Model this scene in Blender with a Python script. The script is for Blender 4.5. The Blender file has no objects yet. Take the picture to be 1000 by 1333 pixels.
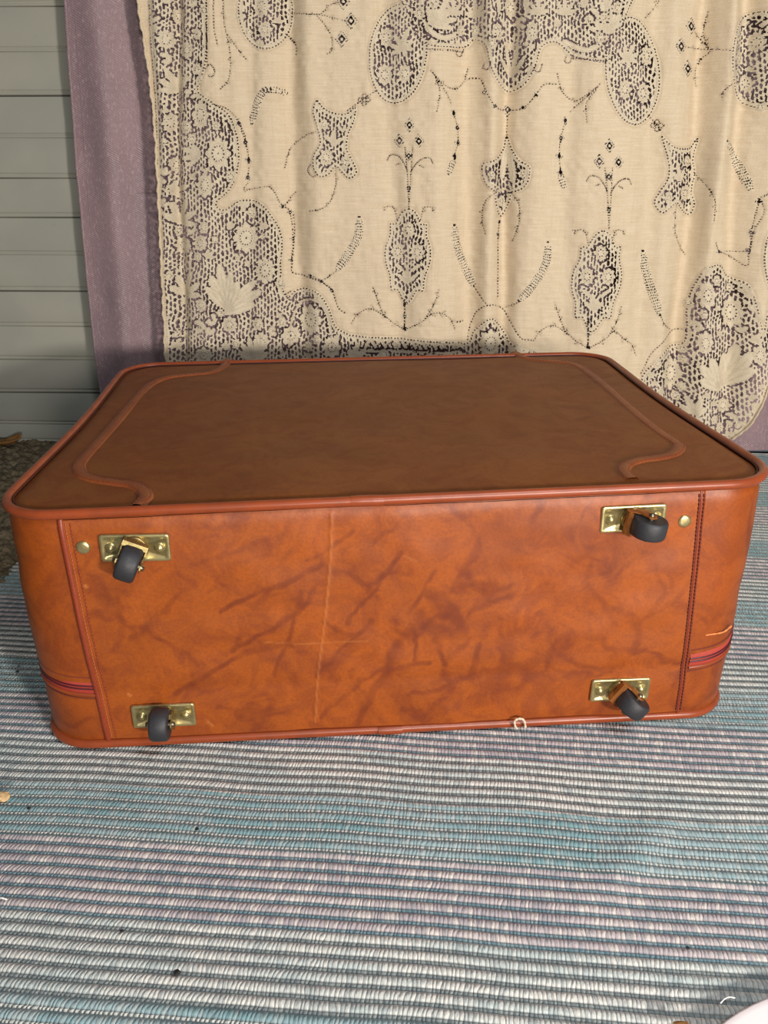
import bpy, bmesh, math, random
import numpy as np
from mathutils import Vector

SC = bpy.context.scene
COL = SC.collection
rnd = random.Random(7)

# ------------------------------------------------------------------ camera
F_PX, PITCH, CAM_H = 1030.0, math.radians(24.0), 0.476
cam = bpy.data.cameras.new('camera')
cam.sensor_fit = 'VERTICAL'
cam.sensor_height = 24.0
cam.lens = 24.0 * F_PX / 1333.0
cam.clip_start = 0.02
cam_o = bpy.data.objects.new('camera', cam)
COL.objects.link(cam_o)
cam_o.location = (0, 0, CAM_H)
cam_o.rotation_euler = (math.pi / 2 - PITCH, 0, 0)
SC.camera = cam_o

# ------------------------------------------------------------------ world, lamps, exposure
w = bpy.data.worlds.new('world'); SC.world = w; w.use_nodes = True
w.node_tree.nodes['Background'].inputs[0].default_value = (0.80, 0.90, 1.0, 1)
w.node_tree.nodes['Background'].inputs[1].default_value = 0.12

def area(name, loc, target, size, power, color):
    l = bpy.data.lights.new(name, 'AREA'); l.shape = 'DISK'; l.size = size
    l.energy = power; l.color = color
    o = bpy.data.objects.new(name, l); COL.objects.link(o)
    o.location = loc
    o.rotation_euler = (Vector(target) - Vector(loc)).to_track_quat('-Z', 'Y').to_euler()
    return o
area('room_lamp', (0.90, -0.90, 0.53), (0.0, 1.2, 0.45), 0.16, 28.0, (1.0, 0.92, 0.83))
area('side_lamp', (0.34, -1.05, 0.53), (0.1, 1.2, 0.42), 0.20, 14.5, (1.0, 0.94, 0.87))
area('rug_fill', (0.42, -0.15, 1.20), (0.36, 0.02, 0.0), 0.40, 8.5, (0.95, 0.98, 1.0))  # added fill without a source of its own, brightens the near rug

vs = SC.view_settings
vs.view_transform = 'Standard'; vs.look = 'None'; vs.gamma = 1.0; vs.exposure = 0.0
vs.use_curve_mapping = False

# ------------------------------------------------------------------ measuring helpers
CP, SP = math.cos(PITCH), math.sin(PITCH)
def ray(x, y):
    a = (x - 500.0) / F_PX; b = (666.5 - y) / F_PX
    return np.array([a, CP + b * SP, -SP + b * CP])
def on_z(x, y, z):
    r = ray(x, y); return np.array([0, 0, CAM_H]) + r * ((z - CAM_H) / r[2])
def on_y(x, y, Y, s=0.0):
    r = ray(x, y); return np.array([0, 0, CAM_H]) + r * (Y / (r[1] - s * r[0]))
def to_px(X, Y, Z):
    dz = Z - CAM_H
    d = Y * CP - dz * SP
    return 500 + F_PX * X / d, 666.5 - F_PX * (Y * SP + dz * CP) / d

# ------------------------------------------------------------------ object helpers
def link(name, me, mat=None, parent=None, smooth=True):
    o = bpy.data.objects.new(name, me); COL.objects.link(o)
    if mat and not me.materials: me.materials.append(mat)
    if parent: o.parent = parent
    if smooth and len(me.polygons):
        me.polygons.foreach_set('use_smooth', np.ones(len(me.polygons), dtype=bool))
    return o
def from_bm(name, bm, mat, parent=None, smooth=True):
    me = bpy.data.meshes.new(name); bm.to_mesh(me); bm.free()
    return link(name, me, mat, parent, smooth)
def from_np(name, co, faces, mat, parent=None, smooth=True, attrs=None, uv=None):
    co = np.ascontiguousarray(co, dtype=np.float32); faces = np.ascontiguousarray(faces, dtype=np.int32)
    me = bpy.data.meshes.new(name)
    me.vertices.add(len(co)); me.vertices.foreach_set('co', co.ravel())
    n = len(faces); k = faces.shape[1]
    me.loops.add(n * k); me.loops.foreach_set('vertex_index', faces.ravel())
    me.polygons.add(n); me.polygons.foreach_set('loop_start', np.arange(0, n * k, k, dtype=np.int32))
    me.polygons.foreach_set('loop_total', np.full(n, k, dtype=np.int32))
    me.update(calc_edges=True)
    if attrs:
        for a, v in attrs.items():
            at = me.attributes.new(a, 'FLOAT', 'POINT'); at.data.foreach_set('value', np.ascontiguousarray(v, dtype=np.float32).ravel())
    if uv is not None:
        l = me.uv_layers.new(name='UVMap'); l.data.foreach_set('uv', np.ascontiguousarray(uv[faces.ravel()], dtype=np.float32).ravel())
    return link(name, me, mat, parent, smooth)
def grid_faces(nr, nc, wrap=False):
    i = np.arange(nr * nc).reshape(nr, nc)
    if wrap:
        j = np.roll(i, -1, axis=1)
        return np.stack([i[:-1], j[:-1], j[1:], i[1:]], -1).reshape(-1, 4)
    return np.stack([i[:-1, :-1], i[:-1, 1:], i[1:, 1:], i[1:, :-1]], -1).reshape(-1, 4)
def tag(o, label, cat, group=None, kind=None):
    if label: o['label'] = label
    if cat: o['category'] = cat
    if group: o['group'] = group
    if kind: o['kind'] = kind
    return o
def empty(name, loc, label, cat, rz=0):
    o = bpy.data.objects.new(name, None); COL.objects.link(o); o.location = loc; o.rotation_euler = (0, 0, rz)
    o.empty_display_size = 0.02
    return tag(o, label, cat)
def smooth_path(pts, n=8, closed=False):
    P = [np.array(p, float) for p in pts]; m = len(P); out = []
    rng = range(m) if closed else range(m - 1)
    for i in rng:
        if closed: p0, p1, p2, p3 = P[i - 1], P[i], P[(i + 1) % m], P[(i + 2) % m]
        else:
            p1, p2 = P[i], P[i + 1]
            p0 = P[i - 1] if i > 0 else 2 * p1 - p2
            p3 = P[i + 2] if i + 2 < m else 2 * p2 - p1
        for t in np.arange(n) / n:
            out.append(.5 * ((2 * p1) + (-p0 + p2) * t + (2 * p0 - 5 * p1 + 4 * p2 - p3) * t * t + (-p0 + 3 * p1 - 3 * p2 + p3) * t ** 3))
    if not closed: out.append(P[-1])
    return np.array(out)
def sweep(path, section, up=(0, 0, 1), closed=False, rfun=None):
    """section: list of (side, up) offsets -> verts, faces"""
    path = np.asarray(path, float); n = len(path)
    if closed: T = np.roll(path, -1, 0) - np.roll(path, 1, 0)
    else: T = np.gradient(path, axis=0)
    T /= np.linalg.norm(T, axis=1, keepdims=True) + 1e-12
    up = np.array(up, float); S = np.cross(T, up); S /= np.linalg.norm(S, axis=1, keepdims=True) + 1e-12
    U = np.cross(S, T)
    sec = np.array(section); k = len(sec)
    sc = np.ones(n) if rfun is None else np.array([rfun(i) for i in range(n)])
    V = path[:, None] + sc[:, None, None] * (S[:, None] * sec[None, :, 0:1] + U[:, None] * sec[None, :, 1:2])
    V = V.reshape(-1, 3)
    idx = np.arange(n * k).reshape(n, k)
    a = idx if closed else idx[:-1]; b = np.roll(idx, -1, 0) if closed else idx[1:]
    Fq = np.stack([a, np.roll(a, -1, 1), np.roll(b, -1, 1), b], -1).reshape(-1, 4)
    return V, Fq
def circ(r, k=10, r2=None):
    r2 = r2 or r
    return [(r * math.cos(2 * math.pi * i / k), r2 * math.sin(2 * math.pi * i / k)) for i in range(k)]

# smooth value noise (numpy) for shapes
def vnoise(x, y, seed=0):
    x = np.asarray(x, float); y = np.asarray(y, float)
    xi = np.floor(x).astype(np.int64); yi = np.floor(y).astype(np.int64); fx = x - xi; fy = y - yi
    fx = fx * fx * (3 - 2 * fx); fy = fy * fy * (3 - 2 * fy)
    def h(a, b):
        v = np.sin(a * 127.1 + b * 311.7 + seed * 74.7) * 43758.5453
        return v - np.floor(v)
    return ((h(xi, yi) * (1 - fx) + h(xi + 1, yi) * fx) * (1 - fy) + (h(xi, yi + 1) * (1 - fx) + h(xi + 1, yi + 1) * fx) * fy) * 2 - 1

# ------------------------------------------------------------------ material helpers
class NT:
    def __init__(s, name):
        s.m = bpy.data.materials.new(name); s.m.use_nodes = True
        s.t = s.m.node_tree; s.b = s.t.nodes['Principled BSDF']
    def n(s, typ, **kw):
        nd = s.t.nodes.new(typ)
        for k, v in kw.items():
            if k.startswith('i_'): nd.inputs[k[2:].replace('_', ' ')].default_value = v
            else: setattr(nd, k, v)
        return nd
    def l(s, a, b): s.t.links.new(a, b)
    def val(s, sock, v):
        if isinstance(v, (int, float)): sock.default_value = v
        elif isinstance(v, tuple): sock.default_value = v
        else: s.l(v, sock)
    def math(s, op, a, b=None, c=None, clamp=False):
        nd = s.n('ShaderNodeMath', operation=op, use_clamp=clamp)
        s.val(nd.inputs[0], a)
        if b is not None: s.val(nd.inputs[1], b)
        if c is not None: s.val(nd.inputs[2], c)
        return nd.outputs[0]
    def mix(s, f, a, b, mode='MIX'):
        nd = s.n('ShaderNodeMix', data_type='RGBA', blend_type=mode, clamp_factor=True)
        s.val(nd.inputs[0], f)
        for i, v in ((6, a), (7, b)):
            if isinstance(v, tuple) and len(v) == 3: v = v + (1,)
            s.val(nd.inputs[i], v)
        return nd.outputs[2]
    def noise(s, vec, scale, detail=3, rough=.55, dist=0.0):
        nd = s.n('ShaderNodeTexNoise'); nd.inputs['Scale'].default_value = scale
        nd.inputs['Detail'].default_value = detail; nd.inputs['Roughness'].default_value = rough
        nd.inputs['Distortion'].default_value = dist
        if vec is not None: s.l(vec, nd.inputs['Vector'])
        return nd.outputs['Fac']
    def ramp(s, f, a, b, lo=0.0, hi=1.0):
        nd = s.n('ShaderNodeMapRange', interpolation_type='SMOOTHSTEP')
        s.val(nd.inputs[0], f)
        nd.inputs[1].default_value = a; nd.inputs[2].default_value = b; nd.inputs[3].default_value = lo; nd.inputs[4].default_value = hi
        return nd.outputs[0]
    def obj(s): return s.n('ShaderNodeTexCoord').outputs['Object']
    def scale(s, vec, sc, rot=(0, 0, 0)):
        nd = s.n('ShaderNodeMapping'); s.l(vec, nd.inputs[0]); nd.inputs['Scale'].default_value = sc; nd.inputs['Rotation'].default_value = rot
        return nd.outputs[0]
    def attr(s, name): return s.n('ShaderNodeAttribute', attribute_name=name).outputs['Fac']
    def bump(s, h, strength, dist):
        nd = s.n('ShaderNodeBump'); nd.inputs['Strength'].default_value = strength; nd.inputs['Distance'].default_value = dist
        s.l(h, nd.inputs['Height']); s.l(nd.outputs[0], s.b.inputs['Normal'])
    def base(s, c):
        if isinstance(c, tuple): s.b.inputs['Base Color'].default_value = c + (1,)
        else: s.l(c, s.b.inputs['Base Color'])
    def rough(s, r): s.val(s.b.inputs['Roughness'], r)
def S(r, g, b):   # sRGB 0-255 -> linear
    return tuple(((v / 255) / 12.92 if v / 255 < .04045 else ((v / 255 + .055) / 1.055) ** 2.4) for v in (r, g, b))

def leather(name, light, dark, vein=0.5, streak=False, rough=.38, grain=1.0, spec=.45):
    m = NT(name); o = m.obj()
    n1 = m.noise(o, 9, 4, .6, .8); n2 = m.noise(o, 26, 4, .65, 1.5); n3 = m.noise(o, 420, 2, .6)
    vo = m.n('ShaderNodeTexVoronoi', feature='DISTANCE_TO_EDGE'); vo.inputs['Scale'].default_value = 13
    wob = m.n('ShaderNodeTexNoise'); wob.inputs['Scale'].default_value = 12; wob.inputs['Detail'].default_value = 3
    m.l(o, wob.inputs['Vector'])
    va = m.n('ShaderNodeVectorMath', operation='MULTIPLY_ADD'); m.l(wob.outputs['Color'], va.inputs[0]); va.inputs[1].default_value = (.16, .16, .16); m.l(o, va.inputs[2])
    m.l(va.outputs[0], vo.inputs['Vector'])
    veins = m.math('MULTIPLY', m.ramp(vo.outputs[0], .01, .10, 1, 0), m.ramp(n1, .42, .62))
    blot = m.ramp(n2, .40, .66)
    f = m.math('ADD', m.math('MULTIPLY', veins, vein), m.math('MULTIPLY', blot, .45), clamp=True)
    c = m.mix(f, light, dark)
    c = m.mix(m.ramp(n1, .35, .65, 0, .35), c, tuple(x * .72 for x in light))
    c = m.mix(m.math('MULTIPLY', m.ramp(n3, .3, .7), .22), c, tuple(x * .6 for x in dark))
    if streak:
        st = m.attr('streak'); c = m.mix(m.math('MULTIPLY', st, .95), c, tuple(x * .8 for x in dark))
        sc = m.attr('scuff'); c = m.mix(m.math('MULTIPLY', sc, .55), c, S(238, 160, 90))
    m.base(c); m.rough(m.math('MULTIPLY_ADD', n2, .16, rough))
    m.b.inputs['Specular IOR Level'].default_value = spec
    h = m.math('ADD', m.math('MULTIPLY', n3, .3), m.math('MULTIPLY', m.noise(o, 60, 3), .7))
    m.bump(h, .25 * grain, .0012)
    return m.m
def simple(name, col, rough=.5, metal=0.0, nsc=200, nstr=.2, bump=.0003, var=.25, spec=.5):
    m = NT(name); o = m.obj(); n = m.noise(o, nsc, 3)
    m.base(m.mix(m.ramp(n, .3, .7, 0, var), col, tuple(c * .45 for c in col)))
    m.rough(m.math('MULTIPLY_ADD', n, .2, rough - .1)); m.b.inputs['Metallic'].default_value = metal
    m.b.inputs['Specular IOR Level'].default_value = spec
    m.bump(n, nstr, bump)
    return m.m

M = {}
M['leather_side'] = leather('orange leather side', S(154, 73, 16), S(106, 40, 13))
M['leather_front'] = leather('orange leather base panel', S(160, 78, 17), S(110, 42, 15), .62, True, rough=.42)
M['leather_top'] = leather('brown leather face', S(129, 72, 28), S(110, 50, 21), .35, rough=.46, grain=.5, spec=.22)
M['welt'] = leather('welt leather', S(142, 76, 32), S(116, 50, 24), .3, rough=.44)
M['piping'] = simple('piping leather', S(146, 66, 32), .36, 0, 60, .15, var=.35)
M['binding'] = simple('red binding', S(138, 54, 28), .45, 0, 500, .4, var=.4)
M['zip_tape'] = simple('red zip tape', S(168, 58, 44), .7, 0, 900, .5, var=.3)
M['zip_coil'] = simple('dark zip coil', S(74, 16, 26), .45, 0, 700, .5, var=.3)
M['thread_dark'] = simple('dark thread', S(104, 40, 26), .8, 0, 900, .2)
M['thread_light'] = simple('orange thread', S(172, 86, 50), .8, 0, 900, .2)
M['groove'] = simple('dark seam and edge shade', S(70, 26, 14), .7)
M['brass'] = simple('worn brass', S(206, 190, 136), .36, .85, 120, .3, .0004, .6)
M['brass_dark'] = simple('tarnished brass', S(164, 142, 90), .38, .85, 150, .3, .0004, .6)
M['rust'] = simple('rusty brass fork', S(170, 104, 48), .5, .55, 160, .6, .0005, .7)
M['rubber'] = simple('black rubber', S(46, 46, 50), .55, 0, 260, .5, .0005, .35)
M['pin'] = simple('steel pin', S(120, 112, 96), .35, .9)
M['plastic_white'] = simple('white glazed dish', S(238, 230, 232), .35, 0, 20, .02, var=.03)
M['scrap'] = simple('brown scrap', S(150, 104, 52), .8, 0, 140, .6, .001, .5)
M['chip'] = simple('tan chip', S(214, 178, 128), .8, 0, 400, .6, .001, .5)
M['speck'] = simple('dark speck', S(28, 26, 26), .8)
M['yarn'] = simple('cream yarn', S(222, 204, 178), .9, 0, 1200, .8, .0006, .35)
M['yarn_white'] = simple('white thread', S(236, 236, 232), .9)

# painted boards
m = NT('grey green painted board'); o = m.obj()
n = m.noise(o, 6, 3); n2 = m.noise(o, 60, 3)
c = m.mix(m.ramp(n, .35, .65), S(172, 169, 155), S(162, 162, 150))
c = m.mix(m.ramp(n2, .68, .74, 0, .15), c, S(130, 130, 120))
m.base(c); m.rough(.5); m.bump(n2, .15, .0008); M['board'] = m.m
M['wall_back'] = simple('dark wall backing', S(70, 72, 66), .9)

# ------------------------------------------------------------------ the wall of boards
WY, WS = 1.369, -0.03
wall_ang = math.atan(WS)
def wall_y(x): return WY + WS * x
bm = bmesh.new()
x0, x1 = -1.9, 1.7
vs8 = []
for z in (0, 1.66):
    for dy in (0.006, 0.05):
        for x in (x0, x1): vs8.append(bm.verts.new((x, wall_y(x) + dy, z)))
q = lambda *i: bm.faces.new([vs8[k] for k in i])
q(0, 1, 5, 4); q(2, 6, 7, 3); q(0, 4, 6, 2); q(1, 3, 7, 5); q(4, 5, 7, 6); q(0, 2, 3, 1)
wall = from_bm('wall_back', bm, M['wall_back'], smooth=False); tag(wall, None, None, kind='structure')
BH = 0.0592
def board_mesh(h0, h1):
    prof = [(.006, h0), (.0022, h0 + .0002), (.0003, h0 + .0012), (0, h0 + .0026), (.0004, h0 + .0040), (.0030, h0 + .0052), (.0032, h0 + .0058),
            (.0002, h0 + .0068), (0, h0 + .009), (0, h1 - .0016), (.0007, h1 - .0006), (.006, h1 - .0002)]
    xs = np.linspace(x0, x1, 60); co = []
    for (dy, z) in prof:
        for x in xs: co.append((x, wall_y(x) + dy + .0006 * math.sin(x * 7 + z * 30), z + .0007 * math.sin(x * 5 + h0 * 40)))
    return np.array(co), grid_faces(len(prof), len(xs))
zz = [-.001, .034] + [.034 + BH * i for i in range(1, 28)]
for a, b in zip(zz[:-1], zz[1:]):
    V, Fq = board_mesh(a, b)
    if a < 0: V[:, 2] = np.maximum(V[:, 2], 0.0)
    bo = from_np('board', V, Fq, M['board'], wall)

# ------------------------------------------------------------------ floor, carpet pile, rug
m = NT('brown carpet'); o = m.obj()
n = m.noise(o, 70, 4, .7); n2 = m.noise(o, 260, 2, .6); n3 = m.noise(o, 9, 2)
c = m.mix(m.ramp(n, .3, .7), S(66, 56, 44), S(142, 128, 104)); c = m.mix(m.ramp(n2, .35, .65, 0, .6), c, S(104, 98, 82))
c = m.mix(m.ramp(n3, .4, .6, 0, .3), c, S(120, 104, 78))
m.base(c); m.rough(.95); m.bump(n2, .8, .003); m.b.inputs['Specular IOR Level'].default_value = .1
M['carpet'] = m.m
bm = bmesh.new()
vv = [bm.verts.new(p) for p in ((-1.9, -1.2, -.012), (1.7, -1.2, -.012), (1.7, wall_y(1.7) + .02, -.012), (-1.9, wall_y(-1.9) + .02, -.012))]
bm.faces.new(vv)
floor = from_bm('floor', bm, M['carpet'], smooth=False); tag(floor, None, None, kind='structure')
# shaggy pile, the part of the carpet left free by the rug
xs = np.arange(-1.15, -.445, .0022); ys = np.arange(.62, 1.43, .0022)
Xg, Yg = np.meshgrid(xs, ys)
hz = .0035 * vnoise(Xg * 150, Yg * 150, 3) + .0035 * vnoise(Xg * 75, Yg * 75, 5) + .002 * vnoise(Xg * 330, Yg * 330, 9)
edge = np.clip((-.452 - (Xg - .078 * (Yg - .9))) / .02, 0, 1)
Zg = -.011 + (.010 + hz) * edge
Yw = np.minimum(Yg, wall_y(Xg) - .001)
pile = from_np('carpet_pile', np.stack([Xg + .002 * vnoise(Xg * 200, Yg * 200, 21), Yw, Zg], -1).reshape(-1, 3), grid_faces(*Xg.shape), M['carpet'], floor)
pile['kind'] = 'stuff'

RIB = .0095
m = NT('woven rag rug')
uvn = m.n('ShaderNodeUVMap'); sep = m.n('ShaderNodeSeparateXYZ'); m.l(uvn.outputs[0], sep.inputs[0])
u, v = sep.outputs[0], sep.outputs[1]
uv3 = uvn.outputs[0]
wn = m.noise(uv3, 60, 3); wn2 = m.noise(uv3, 14, 3)
vw = m.math('ADD', v, m.math('MULTIPLY', m.math('SUBTRACT', wn, .5), .0012))
ph = m.math('FRACT', m.math('DIVIDE', vw, RIB))
# strand phase with slant that changes across the rug
sl = m.math('MULTIPLY_ADD', u, -2.2, .35)
sn = m.math('MULTIPLY', m.math('SUBTRACT', wn2, .5), 5.0)
sraw = m.math('ADD', m.math('SUBTRACT', m.math('DIVIDE', u, .0031), m.math('MULTIPLY', ph, m.math('ADD', sl, .1))), sn)
sraw = m.math('ADD', sraw, m.math('MULTIPLY', m.noise(m.scale(uv3, (1, .4, 1)), 170, 1), 1.3))
sph = m.math('FRACT', sraw)
sid = m.math('FLOOR', sraw); rid = m.math('FLOOR', m.math('DIVIDE', vw, RIB))
cmb = m.n('ShaderNodeCombineXYZ'); m.l(sid, cmb.inputs[0]); m.l(rid, cmb.inputs[1])
wnz = m.n('ShaderNodeTexWhiteNoise', noise_dimensions='3D'); m.l(cmb.outputs[0], wnz.inputs[0]); rv = wnz.outputs[0]
strand = m.math('SINE', m.math('MULTIPLY', sph, math.pi))
# wide rib = phase .28..1 ; thin cord = 0...28
wide = m.ramp(ph, .22, .34)
ribh = m.math('SINE', m.math('MULTIPLY', m.math('DIVIDE', m.math('SUBTRACT', ph, .26), .74), math.pi))
# bands
cyc = m.math('FRACT', m.math('DIVIDE', m.math('SUBTRACT', vw, .434), .1765))
def band(a, b):
    return m.math('MULTIPLY', m.math('GREATER_THAN', cyc, a), m.math('LESS_THAN', cyc, b))
is_cream = band(.318, .64); is_mauve = band(.64, 2)
blotch = m.noise(m.scale(uv3, (1, 3.5, 1)), 9, 4, .6)
fine = m.noise(m.scale(uv3, (1, .35, 1)), 900, 2)
tuft = m.noise(m.scale(uv3, (1, .25, 1)), 260, 2)
teal_w = m.mix(m.ramp(blotch, .35, .62), S(118, 156, 162), S(152, 174, 178))
cream_w = m.mix(m.ramp(blotch, .38, .64), S(214, 212, 206), S(184, 194, 192))
mauve_w = m.mix(m.ramp(blotch, .35, .62), S(174, 162, 168), S(196, 184, 184))
wcol = m.mix(is_cream, teal_w, cream_w); wcol = m.mix(is_mauve, wcol, mauve_w)
# random lighter / darker strands
lightf = m.math('MULTIPLY', m.ramp(rv, .55, .95), m.mix(is_mauve, (.20, .20, .20), (.55, .55, .55)))
wcol = m.mix(lightf, wcol, S(226, 218, 208))
wcol = m.mix(m.math('MULTIPLY', m.ramp(rv, .35, .0), .35), wcol, S(120, 132, 138))
teal_c = m.mix(m.ramp(sph, .25, .6), S(150, 166, 168), S(222, 222, 214))
cream_c = m.mix(m.ramp(rv, .3, .8), S(128, 138, 140), S(154, 162, 160))
mauve_c = m.mix(m.ramp(rv, .3, .8), S(112, 144, 156), S(140, 164, 172))
ccol = m.mix(is_cream, teal_c, cream_c); ccol = m.mix(is_mauve, ccol, mauve_c)
col = m.mix(wide, ccol, wcol)
col = m.mix(m.math('MULTIPLY', m.ramp(fine, .35, .7, .0, .35), 1), col, S(96, 104, 108))
gap = m.math('MULTIPLY', m.ramp(strand, .45, .05), .55)
gap = m.math('MULTIPLY', gap, m.mix(is_cream, (.65, .65, .65), (1, 1, 1)))
col = m.mix(gap, col, S(74, 82, 86))
line = m.math('MAXIMUM', m.ramp(ph, .33, .26, 0, 1), 0)
l2 = m.math('ADD', m.math('MULTIPLY', m.ramp(ph, .06, .0), .75), m.math('MULTIPLY', m.math('MULTIPLY', m.ramp(ph, .20, .27), m.ramp(ph, .36, .28)), .8), clamp=True)
col = m.mix(m.math('MULTIPLY', l2, .5), col, S(70, 78, 84))
m.base(col); m.rough(.92); m.b.inputs['Specular IOR Level'].default_value = .15
m.b.inputs['Sheen Weight'].default_value = .15
h = m.math('ADD', m.math('MULTIPLY', strand, .5), m.math('MULTIPLY', fine, .5))
m.bump(h, .9, .0011)
M['rug'] = m.m

us = np.arange(-.475, 1.12, .006); vsr = np.arange(.12, 1.384, RIB / 8)
Ug, Vg = np.meshgrid(us, vsr)
ph = np.mod(Vg / RIB, 1.0)
prof = np.where(ph < .26, .55 * np.sin(ph / .26 * math.pi) ** .7, np.sin((ph - .26) / .74 * math.pi) ** .6)
Xg = Ug * math.cos(.085) + (Vg - .9) * .078 * 1.0
Yg = Vg - .085 * Xg + .004 * vnoise(Ug * 3, Vg * 3, 1) + .0018 * vnoise(Ug * 14, Vg * 8, 2)
wr = lambda cx, cy, a, L, wd, hh: hh * np.exp(-(((Xg - cx) * math.cos(a) + (Yg - cy) * math.sin(a)) / L) ** 2 - ((-(Xg - cx) * math.sin(a) + (Yg - cy) * math.cos(a)) / wd) ** 2)
Zg = .0017 * prof + .0012 * (vnoise(Ug * 7, Vg * 5, 4) * .5 + .5) + wr(.19, .44, .75, .05, .014, .0025) + wr(.30, .47, -.3, .05, .02, .002) - .0024
under = np.exp(-np.clip((np.maximum(np.abs(Xg) - .30, 0)) / .03, 0, 3) ** 2) * (Yg > .585) * (Yg < 1.03)
Zg = Zg * (1 - .45 * under) - .0006 * under
ok = (Yg < wall_y(Xg) - .003)
Fq = grid_faces(*Xg.shape); okf = ok.ravel()[Fq].all(1); Fq = Fq[okf]
rug = from_np('woven_rug', np.stack([Xg, Yg, Zg], -1).reshape(-1, 3), Fq, M['rug'], None, uv=np.stack([Ug.ravel(), Vg.ravel()], -1))
tag(rug, 'striped hand-woven rag rug in teal, mauve and cream ribs under the suitcase', 'rug')

# ------------------------------------------------------------------ mauve curtain
m = NT('mauve satin twill'); o = m.obj()
wv = m.n('ShaderNodeTexWave', wave_type='BANDS', bands_direction='DIAGONAL'); wv.inputs['Scale'].default_value = 150; wv.inputs['Distortion'].default_value = 2.5
m.l(m.scale(o, (1, 0, 1), (0, .25, 0)), wv.inputs[0])
n = m.noise(m.scale(o, (1, 1, .35)), 420, 3); n2 = m.noise(m.scale(o, (3, 1, .7)), 5, 3); n3 = m.noise(m.scale(o, (.3, 1, 4)), 18, 3)
c = m.mix(m.ramp(n2, .35, .65), S(150, 122, 126), S(136, 111, 117))
c = m.mix(m.math('MULTIPLY', wv.outputs['Fac'], .22), c, S(186, 164, 168))
c = m.mix(m.ramp(n, .50, .75, 0, .4), c, S(206, 184, 186))
c = m.mix(m.ramp(n3, .68, .72, 0, .5), c, S(96, 76, 84))
m.base(c); m.rough(.48); m.b.inputs['Sheen Weight'].default_value = .3
m.bump(m.math('ADD', wv.outputs['Fac'], n), .5, .0008); M['mauve'] = m.m
CU_Y = 1.334
def purple_left(z):   # left edge x as a function of height
    pts = [(85, 0), (92, 120), (100, 230), (112, 350), (122, 450), (131, 512)]
    w_ = np.array([on_y(a, b, CU_Y) for a, b in pts])
    return np.interp(z, w_[::-1, 2], w_[::-1, 0])
zs = np.concatenate([np.arange(.004, .75, .006), np.arange(.75, 1.45, .03)])
ss = np.concatenate([np.linspace(0, .32, 110), np.linspace(.33, 1.28, 120)])
Sg, Zc = np.meshgrid(ss, zs)
def purple_off(s, z):
    d = -.010 * np.exp(-((s - .045 - .01 * np.sin(z * 5)) / .022) ** 2) + .010 * np.exp(-((s - .105) / .03) ** 2)
    d += .006 * np.sin(s * 26 + 2 * np.sin(z * 3)) * np.clip((s - .12) / .1, 0, 1)
    d += .0015 * vnoise(s * 40, z * 30, 6) + .003 * vnoise(s * 12, z * 6, 8)
    return d
Xc = purple_left(Zc) + Sg * 1.0
Yc = CU_Y + purple_off(Sg, Zc)
Yc = np.minimum(Yc, wall_y(Xc) - .006)
mc = bpy.data.objects.new('mauve_curtain', None); COL.objects.link(mc); mc.empty_display_size = .02
mc.location = (.13, CU_Y, .03)
tag(mc, 'dusty mauve satin curtain hanging against the boards behind the lace', 'curtain')
off = np.array([.13, CU_Y, .03])
from_np('cloth', np.stack([Xc, Yc, Zc], -1).reshape(-1, 3) - off, grid_faces(*Xc.shape), M['mauve'], mc)
hem_p = np.stack([Xc[:, 0] + .001, Yc[:, 0] - .001, Zc[:, 0]], -1) - off
V, Fq = sweep(hem_p, circ(.0022, 8, .0012), up=(0, 1, 0)); from_np('side_hem', V, Fq, M['mauve'], mc)
h2 = np.stack([Xc[:, 5], Yc[:, 5] - .0008, Zc[:, 5]], -1) - off
V, Fq = sweep(h2, circ(.0006, 6), up=(0, 1, 0)); from_np('hem_stitching', V, Fq, M['mauve'], mc)

# ------------------------------------------------------------------ lace: the woven pattern as real openings
exec_lace = True
LX0, LY0, LX1, LY1, SS = 150, -80, 1120, 610, 2
Wd, Hd = (LX1 - LX0) * SS, (LY1 - LY0) * SS
netm = np.zeros((Hd, Wd), bool); solid = np.zeros((Hd, Wd), bool); punch = np.zeros((Hd, Wd), bool)
lacem = np.zeros((Hd, Wd), np.float32); emb_shade = np.zeros((Hd, Wd), np.float32)  # last mask: embossed lines, relief plus their shading as darker colour
LR = random.Random(11)
def win(xa, ya, xb, yb):
    i0 = max(0, int((ya - LY0) * SS)); i1 = min(Hd, int((yb - LY0) * SS) + 1)
    j0 = max(0, int((xa - LX0) * SS)); j1 = min(Wd, int((xb - LX0) * SS) + 1)
    if i1 <= i0 or j1 <= j0: return None
    yy, xx = np.mgrid[i0:i1, j0:j1]
    return (slice(i0, i1), slice(j0, j1)), xx / SS + LX0 + .25, yy / SS + LY0 + .25
def seg_dist(P, X, Y):
    best = np.full(X.shape, 1e9); arc = np.zeros(X.shape); s0 = 0
    for a, b in zip(P[:-1], P[1:]):
        d = b - a; L = math.hypot(*d)
        if L < 1e-6: continue
        t = np.clip(((X - a[0]) * d[0] + (Y - a[1]) * d[1]) / (L * L), 0, 1)
        r = np.hypot(X - a[0] - t * d[0], Y - a[1] - t * d[1])
        k = r < best; best[k] = r[k]; arc[k] = (s0 + t * L)[k]; s0 += L
    return best, arc
def inside(P, X, Y):
    r = np.zeros(X.shape, bool); n = len(P)
    for i in range(n):
        x1_, y1_ = P[i]; x2_, y2_ = P[(i + 1) % n]
        if y1_ == y2_: continue
        r ^= ((y1_ > Y) != (y2_ > Y)) & (X < (x2_ - x1_) * (Y - y1_) / (y2_ - y1_) + x1_)
    return r
def bb(P, pad): return (P[:, 0].min() - pad, P[:, 1].min() - pad, P[:, 0].max() + pad, P[:, 1].max() + pad)
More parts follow.
